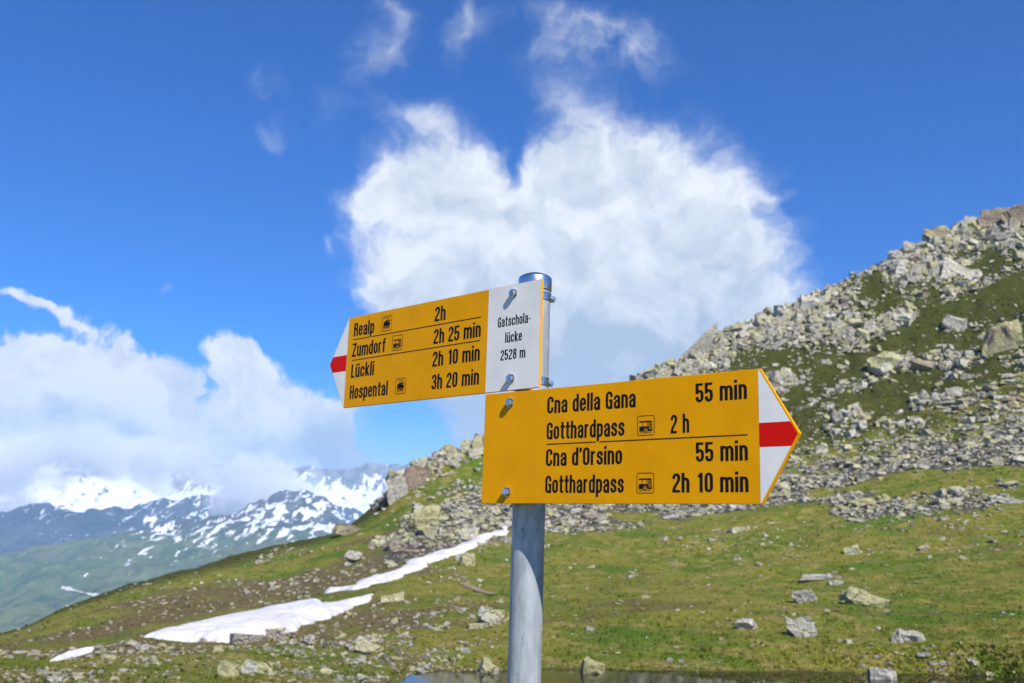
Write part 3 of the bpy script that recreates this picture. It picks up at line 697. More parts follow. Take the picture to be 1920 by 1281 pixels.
ALLR = np.concatenate([np.concatenate([d, np.full((len(d), 1), k)], 1) for k, (nm, d) in enumerate(R_list)])
BOARDS = [[(905, 738), (1424, 690), (1499, 815), (1430, 946), (902, 945)], [(617, 684), (655, 595), (1018, 522), (1013, 728), (645, 767)], [(960, 900), (1020, 900), (1016, 1285), (949, 1285)]]
hidden = sum(inside(pg, ALLR[:, 5], ALLR[:, 6] - ALLR[:, 4] * 0.2) for pg in BOARDS) > 0       # blocks the boards or the post cover stay in the rubble
order = np.argsort(-ALLR[:, 4] * ~hidden)
NIND = 300 - len(HERO) - 1
ind = np.zeros(len(ALLR), bool); ind[order[:NIND]] = True
stuff = {}
for n_, row in enumerate(ALLR):
    x, y, z, wd, pxw, ux, uy, zone, k = row; nm = R_list[int(k)][0]
    if nm in ('meadow', 'left_slope', 'shore') and any(abs(ux - q[0]) < q[2] * 0.5 and abs(uy - q[1]) < q[2] * 0.35 for q in used_px): continue
    flat = random.random() < 0.25
    sq = random.uniform(0.6, 1.05) * (0.7 if nm in ('near_bank', 'left_slope', 'meadow', 'shore', 'scree') else 1.0); rz = random.uniform(0, 6.28); dep = wd * random.uniform(0.75, 1.15)
    crag = nm in ('ridge', 'outcrop') and random.random() < 0.15
    if crag: sq *= 1.35; flat = False
    tx, ty = random.gauss(0, 0.2), random.gauss(0, 0.2)
    if ind[n_]:
        kd, i = ('b', random.randrange(len(BIGS))) if not flat else ('f', random.randrange(len(FLATS)))
        lab, grp_ = describe(nm, ux, uy, pxw, flat, sq, zone)
        boulder(shape_mesh(kd, i), (x, y, z - 0.30 * wd * sq), wd, dep, wd * sq, rz, lab, grp_, (tx, ty))
    else:
        V, F = random.choice(FLATS) if flat else random.choice(SHAPES)
        V = V * (wd, dep, wd * sq); c, s = math.cos(rz), math.sin(rz)
        V = V + np.outer(V[:, 0], (0, 0, ty)) + np.outer(V[:, 1], (0, 0, tx))
        V = np.stack([V[:, 0] * c - V[:, 1] * s, V[:, 0] * s + V[:, 1] * c, V[:, 2]], -1) + (x, y, z - 0.30 * wd * sq)
        key = {'scree': 'scree_stones', 'ridge': 'ridge_rocks', 'slope': 'ridge_rocks', 'outcrop': 'ridge_rocks', 'left_slope': 'slope_stones', 'near_bank': 'bank_stones', 'shore': 'bank_stones', 'meadow': 'meadow_stones'}[nm]
        L = stuff.setdefault(key, [[], [], 0]); L[0].append(V); L[1].append(F + L[2]); L[2] += len(V)
STUFF_LABEL = {'scree_stones': 'loose granite rubble filling the scree band', 'ridge_rocks': 'broken rock covering the ridge and its slope',
               'slope_stones': 'small stones strewn over the brown left slope', 'bank_stones': 'small stones on the near bank and pond shore', 'meadow_stones': 'small stones strewn over the green meadow'}
for key, (v, f, n_) in stuff.items():
    obj(key, mesh_np(key, np.concatenate(v), np.concatenate(f), M_ROCK), kind='stuff', label=STUFF_LABEL[key], category='stones')

# ------------------------------------------------------------------ grass tufts
def grass():
    m, q, b = material('grass_blades')
    g = q.node('ShaderNodeNewGeometry'); P = g.outputs['Position']; rnd = g.outputs['Random Per Island']
    at = q.node('ShaderNodeAttribute', attribute_name='brown').outputs['Fac']
    n1 = q.noise(P, 0.22, 5, 0.6); n2 = q.noise(P, 1.3, 4, 0.6)
    c = q.mix(q.smooth(n1, 0.38, 0.62), (0.165, 0.168, 0.022), (0.108, 0.145, 0.014))
    c = q.mix(q.smooth(n2, 0.46, 0.66), c, (0.250, 0.210, 0.066))
    c = q.mix(q.smooth(rnd, 0.5, 1.0, 0, 0.5), c, (0.240, 0.210, 0.085))
    c = q.mix(q.smooth(q.noise(P, 0.11, 4, 0.6), 0.52, 0.66, 0.0, 0.75), c, (0.070, 0.140, 0.012))
    c = q.mix(q.math('MULTIPLY', at, 0.8), c, (0.135, 0.105, 0.042))
    c = q.mix(q.node('ShaderNodeAttribute', attribute_name='dark').outputs['Fac'], c, (0.048, 0.054, 0.011))
    q.put(b.inputs['Base Color'], c); b.inputs['Roughness'].default_value = 0.8; b.inputs['Specular IOR Level'].default_value = 0.1
    tr = q.node('ShaderNodeBsdfTranslucent'); q.put(tr.inputs[0], c); mx = q.node('ShaderNodeMixShader'); mx.inputs[0].default_value = 0.45
    q.l.new(b.outputs[0], mx.inputs[1]); q.l.new(tr.outputs[0], mx.inputs[2]); q.l.new(mx.outputs[0], m.node_tree.nodes['Material Output'].inputs[0])
    n = 95000
    x = RNG.uniform(-60, 1980, n); y = 1310 - 760 * RNG.uniform(0, 1, n) ** 1.5
    a, r, z, zone, ok = hit(x, y)
    wx, wy = np.sin(a) * r, np.cos(a) * r
    nz = fbm(wx / 5.0, wy / 5.0, 3, 123)
    i = np.clip(np.searchsorted(AZ, a), 0, NA - 1); j = np.clip(np.searchsorted(RR, r), 0, NR - 1)
    ok &= ~in_snow(x, y); ok &= ~((zone < 1.02) & (x > 735)); ok &= scree_m[i, j] < 0.5; ok &= zone < 7.05
    ok &= RNG.uniform(0, 1, n) < np.clip(1.0 - brown[i, j] * 0.75, 0.15, 1)
    wx, wy, z, r, br = wx[ok], wy[ok], z[ok], r[ok], np.clip(brown[i, j][ok], 0, 1); k = len(wx); dk = np.clip(dark[i, j][ok], 0, 1) * (zone[ok] > 4.5)
    NB = 4
    h = (0.035 + 0.0008 * r) * np.exp(RNG.normal(0, 0.3, k)); Vs = []; Bs = []
    for q_ in range(NB):
        th = RNG.uniform(0, 6.28, k); ln = RNG.uniform(0.2, 0.9, k) * h; wd = h * RNG.uniform(0.22, 0.4, k)
        ox, oy = RNG.normal(0, 0.5, k) * h, RNG.normal(0, 0.5, k) * h
        cx, cy_ = np.cos(th), np.sin(th); zz = z + EYE - 0.02
        Vs.append(np.stack([np.stack([wx + ox - cy_ * wd, wy + oy + cx * wd, zz], -1), np.stack([wx + ox + cy_ * wd, wy + oy - cx * wd, zz], -1),
                            np.stack([wx + ox + cx * ln, wy + oy + cy_ * ln, zz + h * RNG.uniform(0.5, 1.0, k)], -1)], 1)); Bs.append(np.repeat(br, 3))
    V = np.concatenate(Vs).reshape(-1, 3); F = np.arange(len(V)).reshape(-1, 3)
    me = mesh_np('alpine_grass', V, F, m)
    ab = me.attributes.new('brown', 'FLOAT', 'POINT'); ab.data.foreach_set('value', np.concatenate(Bs).astype(np.float32))
    ad = me.attributes.new('dark', 'FLOAT', 'POINT'); ad.data.foreach_set('value', np.tile(np.repeat(dk, 3), NB).astype(np.float32))
    obj('alpine_grass', me, kind='stuff', label='short alpine grass tufts covering the meadow', category='grass')
grass()

# ------------------------------------------------------------------ footpaths and the valley road
M_PATH = simple('trodden_earth', (0.21, 0.165, 0.11), 0.95, 0, 0.1)
def footpath(px, width, label):
    P = []
    for (x0, y0), (x1, y1) in zip(px, px[1:]):
        for s in np.linspace(0, 1, 12, endpoint=False): P.append((x0 + (x1 - x0) * s, y0 + (y1 - y0) * s))
    P.append(px[-1]); P = np.array(P); a, r, z, zn, ok = hit(P[:, 0], P[:, 1])
    W_ = np.stack([np.sin(a) * r, np.cos(a) * r], -1); t = np.gradient(W_, axis=0); t /= np.linalg.norm(t, axis=1)[:, None] + 1e-9
    nrm = np.stack([-t[:, 1], t[:, 0]], -1); V = []
    for s in (-1, -0.5, 0, 0.5, 1):
        Q = W_ + nrm * width * 0.5 * s * (1 + 0.3 * np.sin(np.arange(len(W_)) * 0.9))[:, None]
        aa = np.arctan2(Q[:, 0], Q[:, 1]); zz = ground_at(aa, np.hypot(Q[:, 0], Q[:, 1]))[0]
        V.append(np.stack([Q[:, 0], Q[:, 1], zz + EYE + 0.05], -1))
    V = np.stack(V, 1); n = np.arange(V.shape[0] * 5).reshape(-1, 5)
    F = np.stack([n[:-1, :-1], n[1:, :-1], n[1:, 1:], n[:-1, 1:]], -1).reshape(-1, 4)
    obj('footpath', mesh_np('footpath', V.reshape(-1, 3), F, M_PATH, True), kind='structure', label=label)
footpath([(702, 1012), (715, 1020), (728, 1026), (742, 1031), (790, 1036)], 0.5, 'thin earth path on the slope below the outcrop')
def valley_road():
    av, T, R_, Z = VALLEY; px = np.linspace(115, 192, 40); V = []
    for i, x in enumerate(px):
        y = 1104 + (x - 115) * 0.235; a, t = ray(x, y); a = float(a); k = int(np.clip(np.searchsorted(av, a), 0, len(av) - 1))
        tan = Z[k] / R_[k]; j = max(1, int((tan >= float(t)).argmax())); r = float(np.interp(float(t), [tan[j - 1], tan[j]], [R_[k, j - 1], R_[k, j]]))
        for dr in (-9, 9):
            z = float(np.interp(r + dr, R_[k], Z[k])); V.append((math.sin(a) * (r + dr), math.cos(a) * (r + dr), z + EYE + 5.0))
    F = [(2 * i, 2 * i + 2, 2 * i + 3, 2 * i + 1) for i in range(len(px) - 1)]
    obj('valley_road', mesh_np('valley_road', np.array(V), np.array(F), simple('pale_road', (0.42, 0.41, 0.39), 0.9, 0, 0.1), True), kind='structure')
valley_road()
footpath([(868, 1094), (885, 1103), (905, 1111), (925, 1116)], 0.4, 'thin earth path left of the post')

# ------------------------------------------------------------------ lettering: condensed strokes drawn with an elliptical pen
HX, HY, XH = 0.079, 0.062, 0.77
def A(cx, cy, rx, ry, a0, a1, n=9):
    return [(cx + rx * math.cos(math.radians(a0 + (a1 - a0) * i / n)), cy + ry * math.sin(math.radians(a0 + (a1 - a0) * i / n))) for i in range(n + 1)]
def BZ(p0, p1, p2, p3, n=10):
    o = []
    for i in range(n + 1):
        t = i / n; u = 1 - t
        o.append(tuple(u ** 3 * a + 3 * u * u * t * b + 3 * u * t * t * c + t ** 3 * d for a, b, c, d in zip(p0, p1, p2, p3)))
    return o
def loop(x0, x1, y0, y1, ry):
    rx = (x1 - x0) / 2; cx = (x0 + x1) / 2
    return A(cx, y1 - ry, rx, ry, 180, 0) + A(cx, y0 + ry, rx, ry, 0, -180) + [(x0, y1 - ry)]
def glyphs():
    g = {}; w = 0.265; r = 0.17; xt = XH - HY - r; ct = 1 - HY - r; bt = HY + r; asc = 1.02
    arch = A(w / 2, xt, w / 2, r, 180, 0) + [(w, 0)]
    g['l'] = ([[(0, 0), (0, asc)]], 0)
    g['i'] = ([[(0, 0), (0, XH)], [(0, 0.88), (0, asc)]], 0)
    g['n'] = ([[(0, 0), (0, XH)], arch], w)
    g['h'] = ([[(0, 0), (0, asc)], arch], w)
    g['m'] = ([[(0, 0), (0, XH)], arch, [(x + w, y) for x, y in arch]], 2 * w)
    u = [(0, XH)] + A(w / 2, bt, w / 2, r, 180, 360)
    g['u'] = ([[(w, 0), (w, XH)], u], w)
    g['ü'] = (g['u'][0] + [[(0.03, 0.87), (0.03, 0.99)], [(w - 0.03, 0.87), (w - 0.03, 0.99)]], w)
    g['r'] = ([[(0, 0), (0, XH)], A(0.19, xt, 0.19, r + 0.005, 180, 88)], 0.15)
    g['o'] = ([loop(0, w, HY, XH - HY, r)], w)
    g['c'] = ([[(w, xt - 0.06)] + A(w / 2, xt, w / 2, r, 0, 180) + A(w / 2, bt, w / 2, r, 180, 360) + [(w, bt + 0.06)]], w)
    g['e'] = ([[(w, bt + 0.02)] + A(w / 2, bt, w / 2, r, 0, -180) + A(w / 2, xt, w / 2, r, 180, 0) + [(w, 0.35)], [(0, 0.41), (w, 0.41)]], w)
    g['a'] = ([[(w, 0), (w, xt)] + A(w / 2, xt, w / 2, r, 0, 180) + [(0, xt - 0.03)],
               [(w, 0.45)] + BZ((w * 0.8, 0.44), (0.08, 0.42), (0, 0.36), (0, 0.22)) + A(w * 0.47, bt - 0.01, w * 0.47, r, 180, 300) + [(w, 0.22)]], w)
    g['d'] = ([[(w, 0), (w, asc)], loop(0, w, HY, XH - HY, r)], w)
    g['p'] = ([[(0, -0.23), (0, XH)], loop(0, w, HY, XH - HY, r)], w)
    g['s'] = ([[(w - 0.01, xt - 0.03)] + A(w / 2, xt + 0.01, w / 2 - 0.01, r - 0.01, 0, 180) + BZ((0.01, xt - 0.02), (0.01, 0.42), (w, 0.42), (w, bt)) + A(w / 2, bt - 0.005, w / 2, r - 0.005, 0, -180) + [(0, bt + 0.04)]], w - 0.01)
    t = [[(0.06, 0.16), (0.06, 0.98)], [(0.06, 0.2)] + A(0.16, 0.15, 0.10, 0.15 - HY, 180, 270) + [(0.22, HY)], [(-0.08, XH - HY), (0.24, XH - HY)]]
    g['t'] = (t, 0.16)
    f = [[(0.06, 0), (0.06, 0.84)] + A(0.19, 0.84, 0.13, 1.02 - HY - 0.84, 180, 90) + [(0.24, 1.02 - HY)], [(-0.08, XH - HY), (0.24, XH - HY)]]
    g['f'] = (f, 0.15)
    g['k'] = ([[(0, 0), (0, asc)], [(0.02, 0.28), (w, XH)], [(0.09, 0.42), (w + 0.02, 0)]], w)
    W = 0.29
    g['C'] = ([[(W, 0.66)] + A(W / 2, ct, W / 2, r, 0, 180) + A(W / 2, bt, W / 2, r, 180, 360) + [(W, 0.34)]], W)
    g['G'] = ([[(W, 0.68)] + A(W / 2, ct, W / 2, r, 0, 180) + A(W / 2, bt, W / 2, r, 180, 360) + [(W, 0.47)], [(W / 2, 0.475), (W + HX, 0.475)], [(W, 0), (W, 0.4)]], W)
    g['O'] = ([loop(0, W, HY, 1 - HY, r)], W)
    g['R'] = ([[(0, 0), (0, 1)], [(0, 1 - HY), (0.13, 1 - HY)] + A(0.13, 0.74, W - 0.13, 0.2, 90, -90) + [(0, 0.54)], [(0.1, 0.54)] + A(0.13, 0.38, W - 0.13, 0.16, 90, 0) + [(W, 0.1), (W + 0.02, 0)]], W)
    g['Z'] = ([[(-HX, 1 - HY), (W + HX, 1 - HY)], [(-HX, HY), (W + HX, HY)], [(W, 1 - HY), (0, HY)]], W)
    g['L'] = ([[(0, 0), (0, 1)], [(-HX, HY), (W - 0.01, HY)]], W - 0.08)
    g['H'] = ([[(0, 0), (0, 1)], [(W, 0), (W, 1)], [(0, 0.52), (W, 0.52)]], W)
    d = 0.275
    g['0'] = ([loop(0, d, HY, 1 - HY, r)], d)
    g['1'] = ([[(0.17, 0), (0.17, 1)], BZ((0.0, 0.83), (0.08, 0.83), (0.15, 0.87), (0.17, 0.98))], 0.20)
    g['2'] = ([[(0, ct - 0.05)] + A(d / 2, ct, d / 2, r, 180, 0) + BZ((d, 0.72), (d, 0.50), (0, 0.36), (0, 0.06)), [(-HX, HY), (d + HX * 0.8, HY)]], d)
    g['3'] = ([[(0, ct - 0.04)] + A(d / 2, ct, d / 2, r, 180, 0) + A(0.12, 0.70, d - 0.12, 0.155, 0, -90) + [(0.07, 0.545)], [(0.07, 0.52), (0.12, 0.52)] + A(0.12, 0.36, d - 0.12, 0.16, 90, 0) + A(d / 2, bt, d / 2, r, 0, -180) + [(0, bt + 0.05)]], d)
    g['5'] = ([[(0, 1 - HY), (d + 0.05, 1 - HY)], [(0, 1), (0, 0.44)], [(0, 0.46)] + A(d / 2, 0.44, d / 2, 0.145, 160, 0) + A(d / 2, bt, d / 2, r, 0, -180) + [(0, bt + 0.05)]], d)
    g['8'] = ([loop(0.01, d - 0.01, 0.52, 1 - HY, r), loop(0, d, HY, 0.53, r)], d)
    g['-'] = ([[(-0.04, 0.38), (0.14, 0.38)]], 0.10)
    g["'"] = ([[(0, 1.0), (0, 0.87)], [(0.03, 0.9), (-0.05, 0.76)]], 0.0)
    return g
GL = glyphs()

def stroke(pts, hx, hy):
    P = [pts[0]]
    for p in pts[1:]:
        if abs(p[0] - P[-1][0]) + abs(p[1] - P[-1][1]) > 1e-6: P.append(p)
    P = np.array(P, float); closed = np.allclose(P[0], P[-1]) and len(P) > 3
    seg = np.diff(P, axis=0); seg /= np.linalg.norm(seg, axis=1)[:, None]
    nn = np.stack([-seg[:, 1], seg[:, 0]], -1); N = np.zeros_like(P)
    N[1:-1] = nn[:-1] + nn[1:]; N[0] = nn[0]; N[-1] = nn[-1]
    if closed: N[0] = N[-1] = nn[0] + nn[-1]
    N /= np.linalg.norm(N, axis=1)[:, None]
    off = N * (hx, hy)
    V = np.empty((len(P) * 2, 2)); V[0::2] = P + off; V[1::2] = P - off
    F = [(2 * i, 2 * i + 1, 2 * i + 3, 2 * i + 2) for i in range(len(P) - 1)]
    return V, F

class Flat:
    """flat print on a board: pieces in board coordinates (along, up), stacked by hairline steps so none lie in one plane"""
    def __init__(self, z0): self.V = []; self.F = []; self.z = z0
    def add(self, V, F):
        b = len(self.V); self.V += [(x, y, self.z) for x, y in V]; self.F += [tuple(b + i for i in f) for f in F]; self.z += 1.2e-6
    def rect(self, x0, y0, x1, y1): self.add([(x0, y0), (x1, y0), (x1, y1), (x0, y1)], [(0, 1, 2, 3)])
    def line(self, pts, h): self.add(*stroke(pts, h, h))
    def disc(self, x, y, r): self.add([(x + r * math.cos(i * math.pi / 8), y + r * math.sin(i * math.pi / 8)) for i in range(16)], [tuple(range(16))])
    def text(self, s, x0, x1, y0, y1, cap):
        adv = 0.0; items = []
        for ch in s:
            if ch == ' ': adv += 0.30; continue
            st, wd = GL[ch]; lead = 0.02 if ch in 'tf' else 0
            items.append((st, adv + HX + lead)); adv += wd + 2 * HX + 0.075
        adv -= 0.075; k = (x1 - x0) / adv
        for st, off in items:
            for p in st:
                V, F = stroke(p, HX, HY)
                X = x0 + (V[:, 0] + off) * k; Y = y0 + (y1 - y0) * (V[:, 0] + off) / adv + V[:, 1] * cap
                self.add(list(zip(X, Y)), F)

# ------------------------------------------------------------------ signpost
def enamel(name, col, rough=0.42):
    m, q, b = material(name)
    P = q.node('ShaderNodeNewGeometry').outputs['Position']
    n = q.noise(P, 900.0, 3, 0.5); n2 = q.noise(P, 14.0, 5, 0.6)
    q.put(b.inputs['Base Color'], q.mix(q.smooth(q.noise(q.vmath('MULTIPLY', P, (1, 1, 0.25)), 30.0, 6, 0.65), 0.5, 0.75, 0.0, 0.35), q.mix(q.smooth(n2, 0.35, 0.75), col, tuple(c * 0.90 for c in col)), tuple(c * 0.78 + 0.01 for c in col)))
    q.put(b.inputs['Roughness'], q.smooth(n2, 0.3, 0.7, rough - 0.05, rough + 0.08)); b.inputs['Specular IOR Level'].default_value = 0.07
    q.put(b.inputs['Normal'], q.bump(n, 0.06, 0.0006))
    return m
M_YEL = enamel('yellow_enamel', (0.75, 0.322, 0.001))
M_WHT = enamel('white_enamel', (0.74, 0.73, 0.70))
M_RED = enamel('red_enamel', (0.62, 0.008, 0.005))
M_BLK = enamel('black_print', (0.010, 0.010, 0.013), 0.5)

def galvanised():
    m, q, b = material('galvanised_steel')
    P = q.node('ShaderNodeNewGeometry').outputs['Position']
    n1 = q.noise(q.vmath('MULTIPLY', P, (1, 1, 0.25)), 60.0, 5, 0.62); n2 = q.noise(q.vmath('MULTIPLY', P, (1, 1, 0.12)), 220.0, 4, 0.6)
    n3 = q.noise(q.vmath('MULTIPLY', P, (1, 1, 0.6)), 42.0, 3, 0.5, 1.5); n4 = q.noise(q.vmath('MULTIPLY', P, (1.0, 1.0, 1.5)), 130.0, 2, 0.5)
    c = q.mix(q.smooth(n1, 0.35, 0.62), (0.42, 0.445, 0.465), (0.285, 0.31, 0.335))
    c = q.mix(q.smooth(n2, 0.58, 0.75, 0, 0.4), c, (0.20, 0.215, 0.23))
    c = q.mix(q.math('MULTIPLY', q.smooth(n3, 0.66, 0.70), q.smooth(n4, 0.45, 0.6)), c, (0.045, 0.045, 0.05))
    q.put(b.inputs['Base Color'], c); b.inputs['Metallic'].default_value = 0.35
    q.put(b.inputs['Roughness'], q.smooth(n1, 0.3, 0.7, 0.42, 0.6))
    q.put(b.inputs['Normal'], q.bump(n2, 0.12, 0.001))
    return m
M_GALV = galvanised()
M_CHROME = simple('stainless_steel', (0.70, 0.70, 0.70), 0.27, 1.0)
M_BOLT = simple('bolt_steel', (0.55, 0.55, 0.54), 0.24, 1.0)
M_BRACKET = simple('bracket_steel', (0.45, 0.47, 0.49), 0.45, 0.4)

POST = np.array([0.0408, 1.7610]); RADIUS = 0.0300
root = obj('signpost', None, label='yellow hiking signpost with two arrow boards on a galvanised steel post', category='signpost')
root.location = (POST[0], POST[1], 0)

def lathe(prof, seg=48):
    V = []; F = []
    for (r, z) in prof:
        for i in range(seg): V.append((r * math.cos(2 * math.pi * i / seg), r * math.sin(2 * math.pi * i / seg), z))
    for k in range(len(prof) - 1):
        for i in range(seg):
            j = (i + 1) % seg; F.append((k * seg + i, k * seg + j, (k + 1) * seg + j, (k + 1) * seg + i))
    return np.array(V), np.array(F)
def lathe_obj(name, prof, mat, parent, seg=48):
    V, F = lathe(prof, seg); me = mesh_np(name, V, F, mat, True)
    me.set_sharp_from_angle(angle=math.radians(35))
    return obj(name, me, parent)

zpost = float(ground_at([math.atan2(*POST)], [np.hypot(*POST)])[0][0]) + EYE
TOP = EYE + 0.4995
lathe_obj('post', [(RADIUS, zpost - 0.35), (RADIUS, zpost), (RADIUS, 0.8), (RADIUS, 1.4), (RADIUS, TOP - 0.02), (RADIUS - 0.003, TOP - 0.02)], M_GALV, root, 64)
cap_p = [(0.0302, TOP - 0.0375), (0.0316, TOP - 0.0375), (0.0320, TOP - 0.036), (0.0320, TOP - 0.0135), (0.0312, TOP - 0.0112), (0.0285, TOP - 0.0088), (0.0230, TOP - 0.0058), (0.015, TOP - 0.0027), (0.008, TOP - 0.0008), (0.004, TOP), (0.0001, TOP + 0.0002)]
lathe_obj('post_cap', cap_p, M_CHROME, root, 64)

def hexbolt(seg_r, length, mat_name='bolt'):
    """a washer and a hexagon head along +z"""
    bm = bmesh.new()
    def ring(r, z, n, ph=0): return [bm.verts.new((r * math.cos(2 * math.pi * i / n + ph), r * math.sin(2 * math.pi * i / n + ph), z)) for i in range(n)]
    def skin(a, b):
        n = len(a)
        for i in range(n): bm.faces.new((a[i], a[(i + 1) % n], b[(i + 1) % n], b[i]))
    w0 = ring(seg_r * 1.16, 0, 24); w1 = ring(seg_r * 1.16, 0.0014, 24); w2 = ring(seg_r * 0.6, 0.0014, 24); skin(w0, w1); skin(w1, w2)
    h0 = ring(seg_r, 0.0013, 6, 0.3); h1 = ring(seg_r, length * 0.86, 6, 0.3); h2 = ring(seg_r * 0.84, length, 6, 0.3); skin(h0, h1); skin(h1, h2); bm.faces.new(h2)
    d0 = ring(seg_r * 0.55, length + 0.0002, 12); bm.faces.new(d0)
    bmesh.ops.recalc_face_normals(bm, faces=bm.faces)
    me = bpy.data.meshes.new('bolt'); bm.to_mesh(me); bm.free(); me.materials.append(M_BOLT)
    return me
ME_BOLT = hexbolt(0.0074, 0.0084)
ME_SMALL = hexbolt(0.0058, 0.008)

for zc, hh in ((EYE + 0.4495, 0.0075), (EYE + 0.2865, 0.0075)):
    c = lathe_obj('clamp', [(RADIUS + 0.0002, zc - hh), (RADIUS + 0.0016, zc - hh), (RADIUS + 0.0019, zc - hh * 0.6), (RADIUS + 0.0019, zc + hh * 0.6), (RADIUS + 0.0016, zc + hh), (RADIUS + 0.0002, zc + hh)], M_CHROME, root)
    V = []; F = []
    for (x0, x1, y0, y1, z0, z1) in ((0.028, 0.0378, -0.0030, -0.0015, zc - hh, zc + hh * .6), (0.028, 0.0378, 0.0015, 0.0030, zc - hh, zc + hh * .6)):
        b = len(V); V += [(x, y, z) for x in (x0, x1) for y in (y0, y1) for z in (z0, z1)]
        F += [(b, b + 1, b + 3, b + 2), (b + 4, b + 6, b + 7, b + 5), (b, b + 4, b + 5, b + 1), (b + 2, b + 3, b + 7, b + 6), (b, b + 2, b + 6, b + 4), (b + 1, b + 5, b + 7, b + 3)]
    obj('clamp_lug', mesh_np('clamp_lug', np.array(V), np.array(F), M_CHROME), c)
    s = obj('clamp_screw', ME_SMALL, c); s.location = (0.0352, -0.0032, zc - 0.002); s.rotation_euler = (math.radians(90), 0, math.radians(14)); s.scale = (0.7, 0.7, 0.8)

class Board:
    def __init__(self, origin, yaw):
        self.o = np.array([origin[0] - POST[0], origin[1] - POST[1], origin[2] + EYE]); self.a = np.array([math.cos(yaw), math.sin(yaw), 0]); self.n = np.array([math.sin(yaw), -math.cos(yaw), 0]); self.yaw = yaw
    def P(self, V):
        V = np.asarray(V, float)
        return self.o + V[:, :1] * self.a + V[:, 1:2] * np.array([0, 0, 1.0]) + V[:, 2:3] * self.n
    def mesh(self, name, V, F, mat, parent, ngon=False):
        me = bpy.data.meshes.new(name); me.from_pydata([tuple(p) for p in self.P(V)], [], [tuple(f) for f in F]); me.update(); me.materials.append(mat)
        return obj(name, me, parent)
    def slab(self, name, poly, z0, z1, mat, parent, bevel=0.0):
        n = len(poly); bm = bmesh.new()
        f = [bm.verts.new(tuple(p)) for p in self.P([(x, y, z1) for x, y in poly])]; k = [bm.verts.new(tuple(p)) for p in self.P([(x, y, z0) for x, y in poly])]
        bm.faces.new(f); bm.faces.new(k[::-1])
        for i in range(n): bm.faces.new((f[(i + 1) % n], f[i], k[i], k[(i + 1) % n]))
        bmesh.ops.recalc_face_normals(bm, faces=bm.faces)
        if bevel: bmesh.ops.bevel(bm, geom=list(bm.edges), offset=bevel, segments=2, affect='EDGES', profile=0.6)
        me = bpy.data.meshes.new(name); bm.to_mesh(me); bm.free(); me.materials.append(mat)
        return obj(name, me, parent)
    def flat(self, name, fl, mat, parent): return self.mesh(name, fl.V, fl.F, mat, parent)
    def bolt(self, x, y, parent):
        o = obj('bolt', ME_BOLT, parent); o.location = tuple(self.P([(x, y, 0.0)])[0])
        z = Vector(self.n); x_ = Vector(self.a); y_ = z.cross(x_); M = Matrix((x_, y_, z)).transposed()
        o.rotation_euler = (M @ Matrix.Rotation(random.uniform(0, 1), 3, 'Z')).to_euler()

TH = 0.0055
def bus(cx, cy):
    f = Flat(0.0003); s = 0.0157; rr = 0.0028
    fr = []
    for (qx, qy, a) in ((s - rr, s - rr, 0), (-s + rr, s - rr, 90), (-s + rr, -s + rr, 180), (s - rr, -s + rr, 270)): fr += [(cx + p[0], cy + p[1]) for p in A(qx, qy, rr, rr, a, a + 90, 4)]
    f.line(fr + [fr[0]], 0.00045)
    X = lambda v: cx + v * s; Y = lambda v: cy + v * s
    f.rect(X(-.78), Y(.33), X(.72), Y(.46))                     # roof
    f.rect(X(-.78), Y(-.60), X(.20), Y(-.10)); f.rect(X(.205), Y(-.60), X(.78), Y(-.45)); f.rect(X(.20), Y(-.45), X(.34), Y(-.10))
    f.rect(X(-.40), Y(-.10), X(-.34), Y(.33)); f.rect(X(.16), Y(-.10), X(.22), Y(.33)); f.rect(X(.34), Y(-.45), X(.40), Y(.33)); f.rect(X(.47), Y(-.45), X(.53), Y(.33)); f.rect(X(.60), Y(-.45), X(.64), Y(.33))
    f.add([(X(.70), Y(.33)), (X(.64), Y(.33)), (X(.74), Y(-.45)), (X(.80), Y(-.45))], [(0, 1, 2, 3)])
    f.rect(X(-.78), Y(-.77), X(.70), Y(-.73))
    wh = Flat(0.0004); wh.disc(X(-.02), Y(-.52), s * 0.235)
    ri = Flat(0.0005); ri.line([(X(-.02) + s * .155 * math.cos(t * math.pi / 12), Y(-.52) + s * .155 * math.sin(t * math.pi / 12)) for t in range(24)] + [(X(-.02) + s * .155, Y(-.52))], s * 0.045)
    return f, wh, ri
def train(cx, cy):
    f, s, rr = Flat(0.0003), 0.0157, 0.0028
    fr = []
    for (qx, qy, a) in ((s - rr, s - rr, 0), (-s + rr, s - rr, 90), (-s + rr, -s + rr, 180), (s - rr, -s + rr, 270)): fr += [(cx + p[0], cy + p[1]) for p in A(qx, qy, rr, rr, a, a + 90, 4)]
    f.line(fr + [fr[0]], 0.00045)
    X = lambda v: cx + v * s; Y = lambda v: cy + v * s
    f.rect(X(-.62), Y(.72), X(.62), Y(.77))                     # overhead wire
    f.line([(X(.05), Y(.40)), (X(.28), Y(.56)), (X(.10), Y(.70))], s * 0.035)
    f.rect(X(-.66), Y(-.32), X(.70), Y(.12)); f.rect(X(-.58), Y(.12), X(.30), Y(.30)); f.rect(X(-.30), Y(.30), X(.70), Y(.42))
    f.rect(X(.64), Y(.12), X(.70), Y(.30)); f.rect(X(.42), Y(.12), X(.48), Y(.30))
    for wx in (-.52, .50): f.disc(X(wx), Y(-.50), s * .13)
    f.rect(X(-.30), Y(-.56), X(.28), Y(-.40)); f.disc(X(.22), Y(-.50), s * .11); f.disc(X(-.22), Y(-.47), s * .08)
    f.rect(X(-.66), Y(-.74), X(.66), Y(-.70))
    return f

def write(B, parent, rows):
    for (t, x0, x1, y0, y1, cap) in rows:
        f = Flat(0.0003); f.text(t, x0, x1, y0, y1, cap); B.flat('lettering', f, M_BLK, parent)

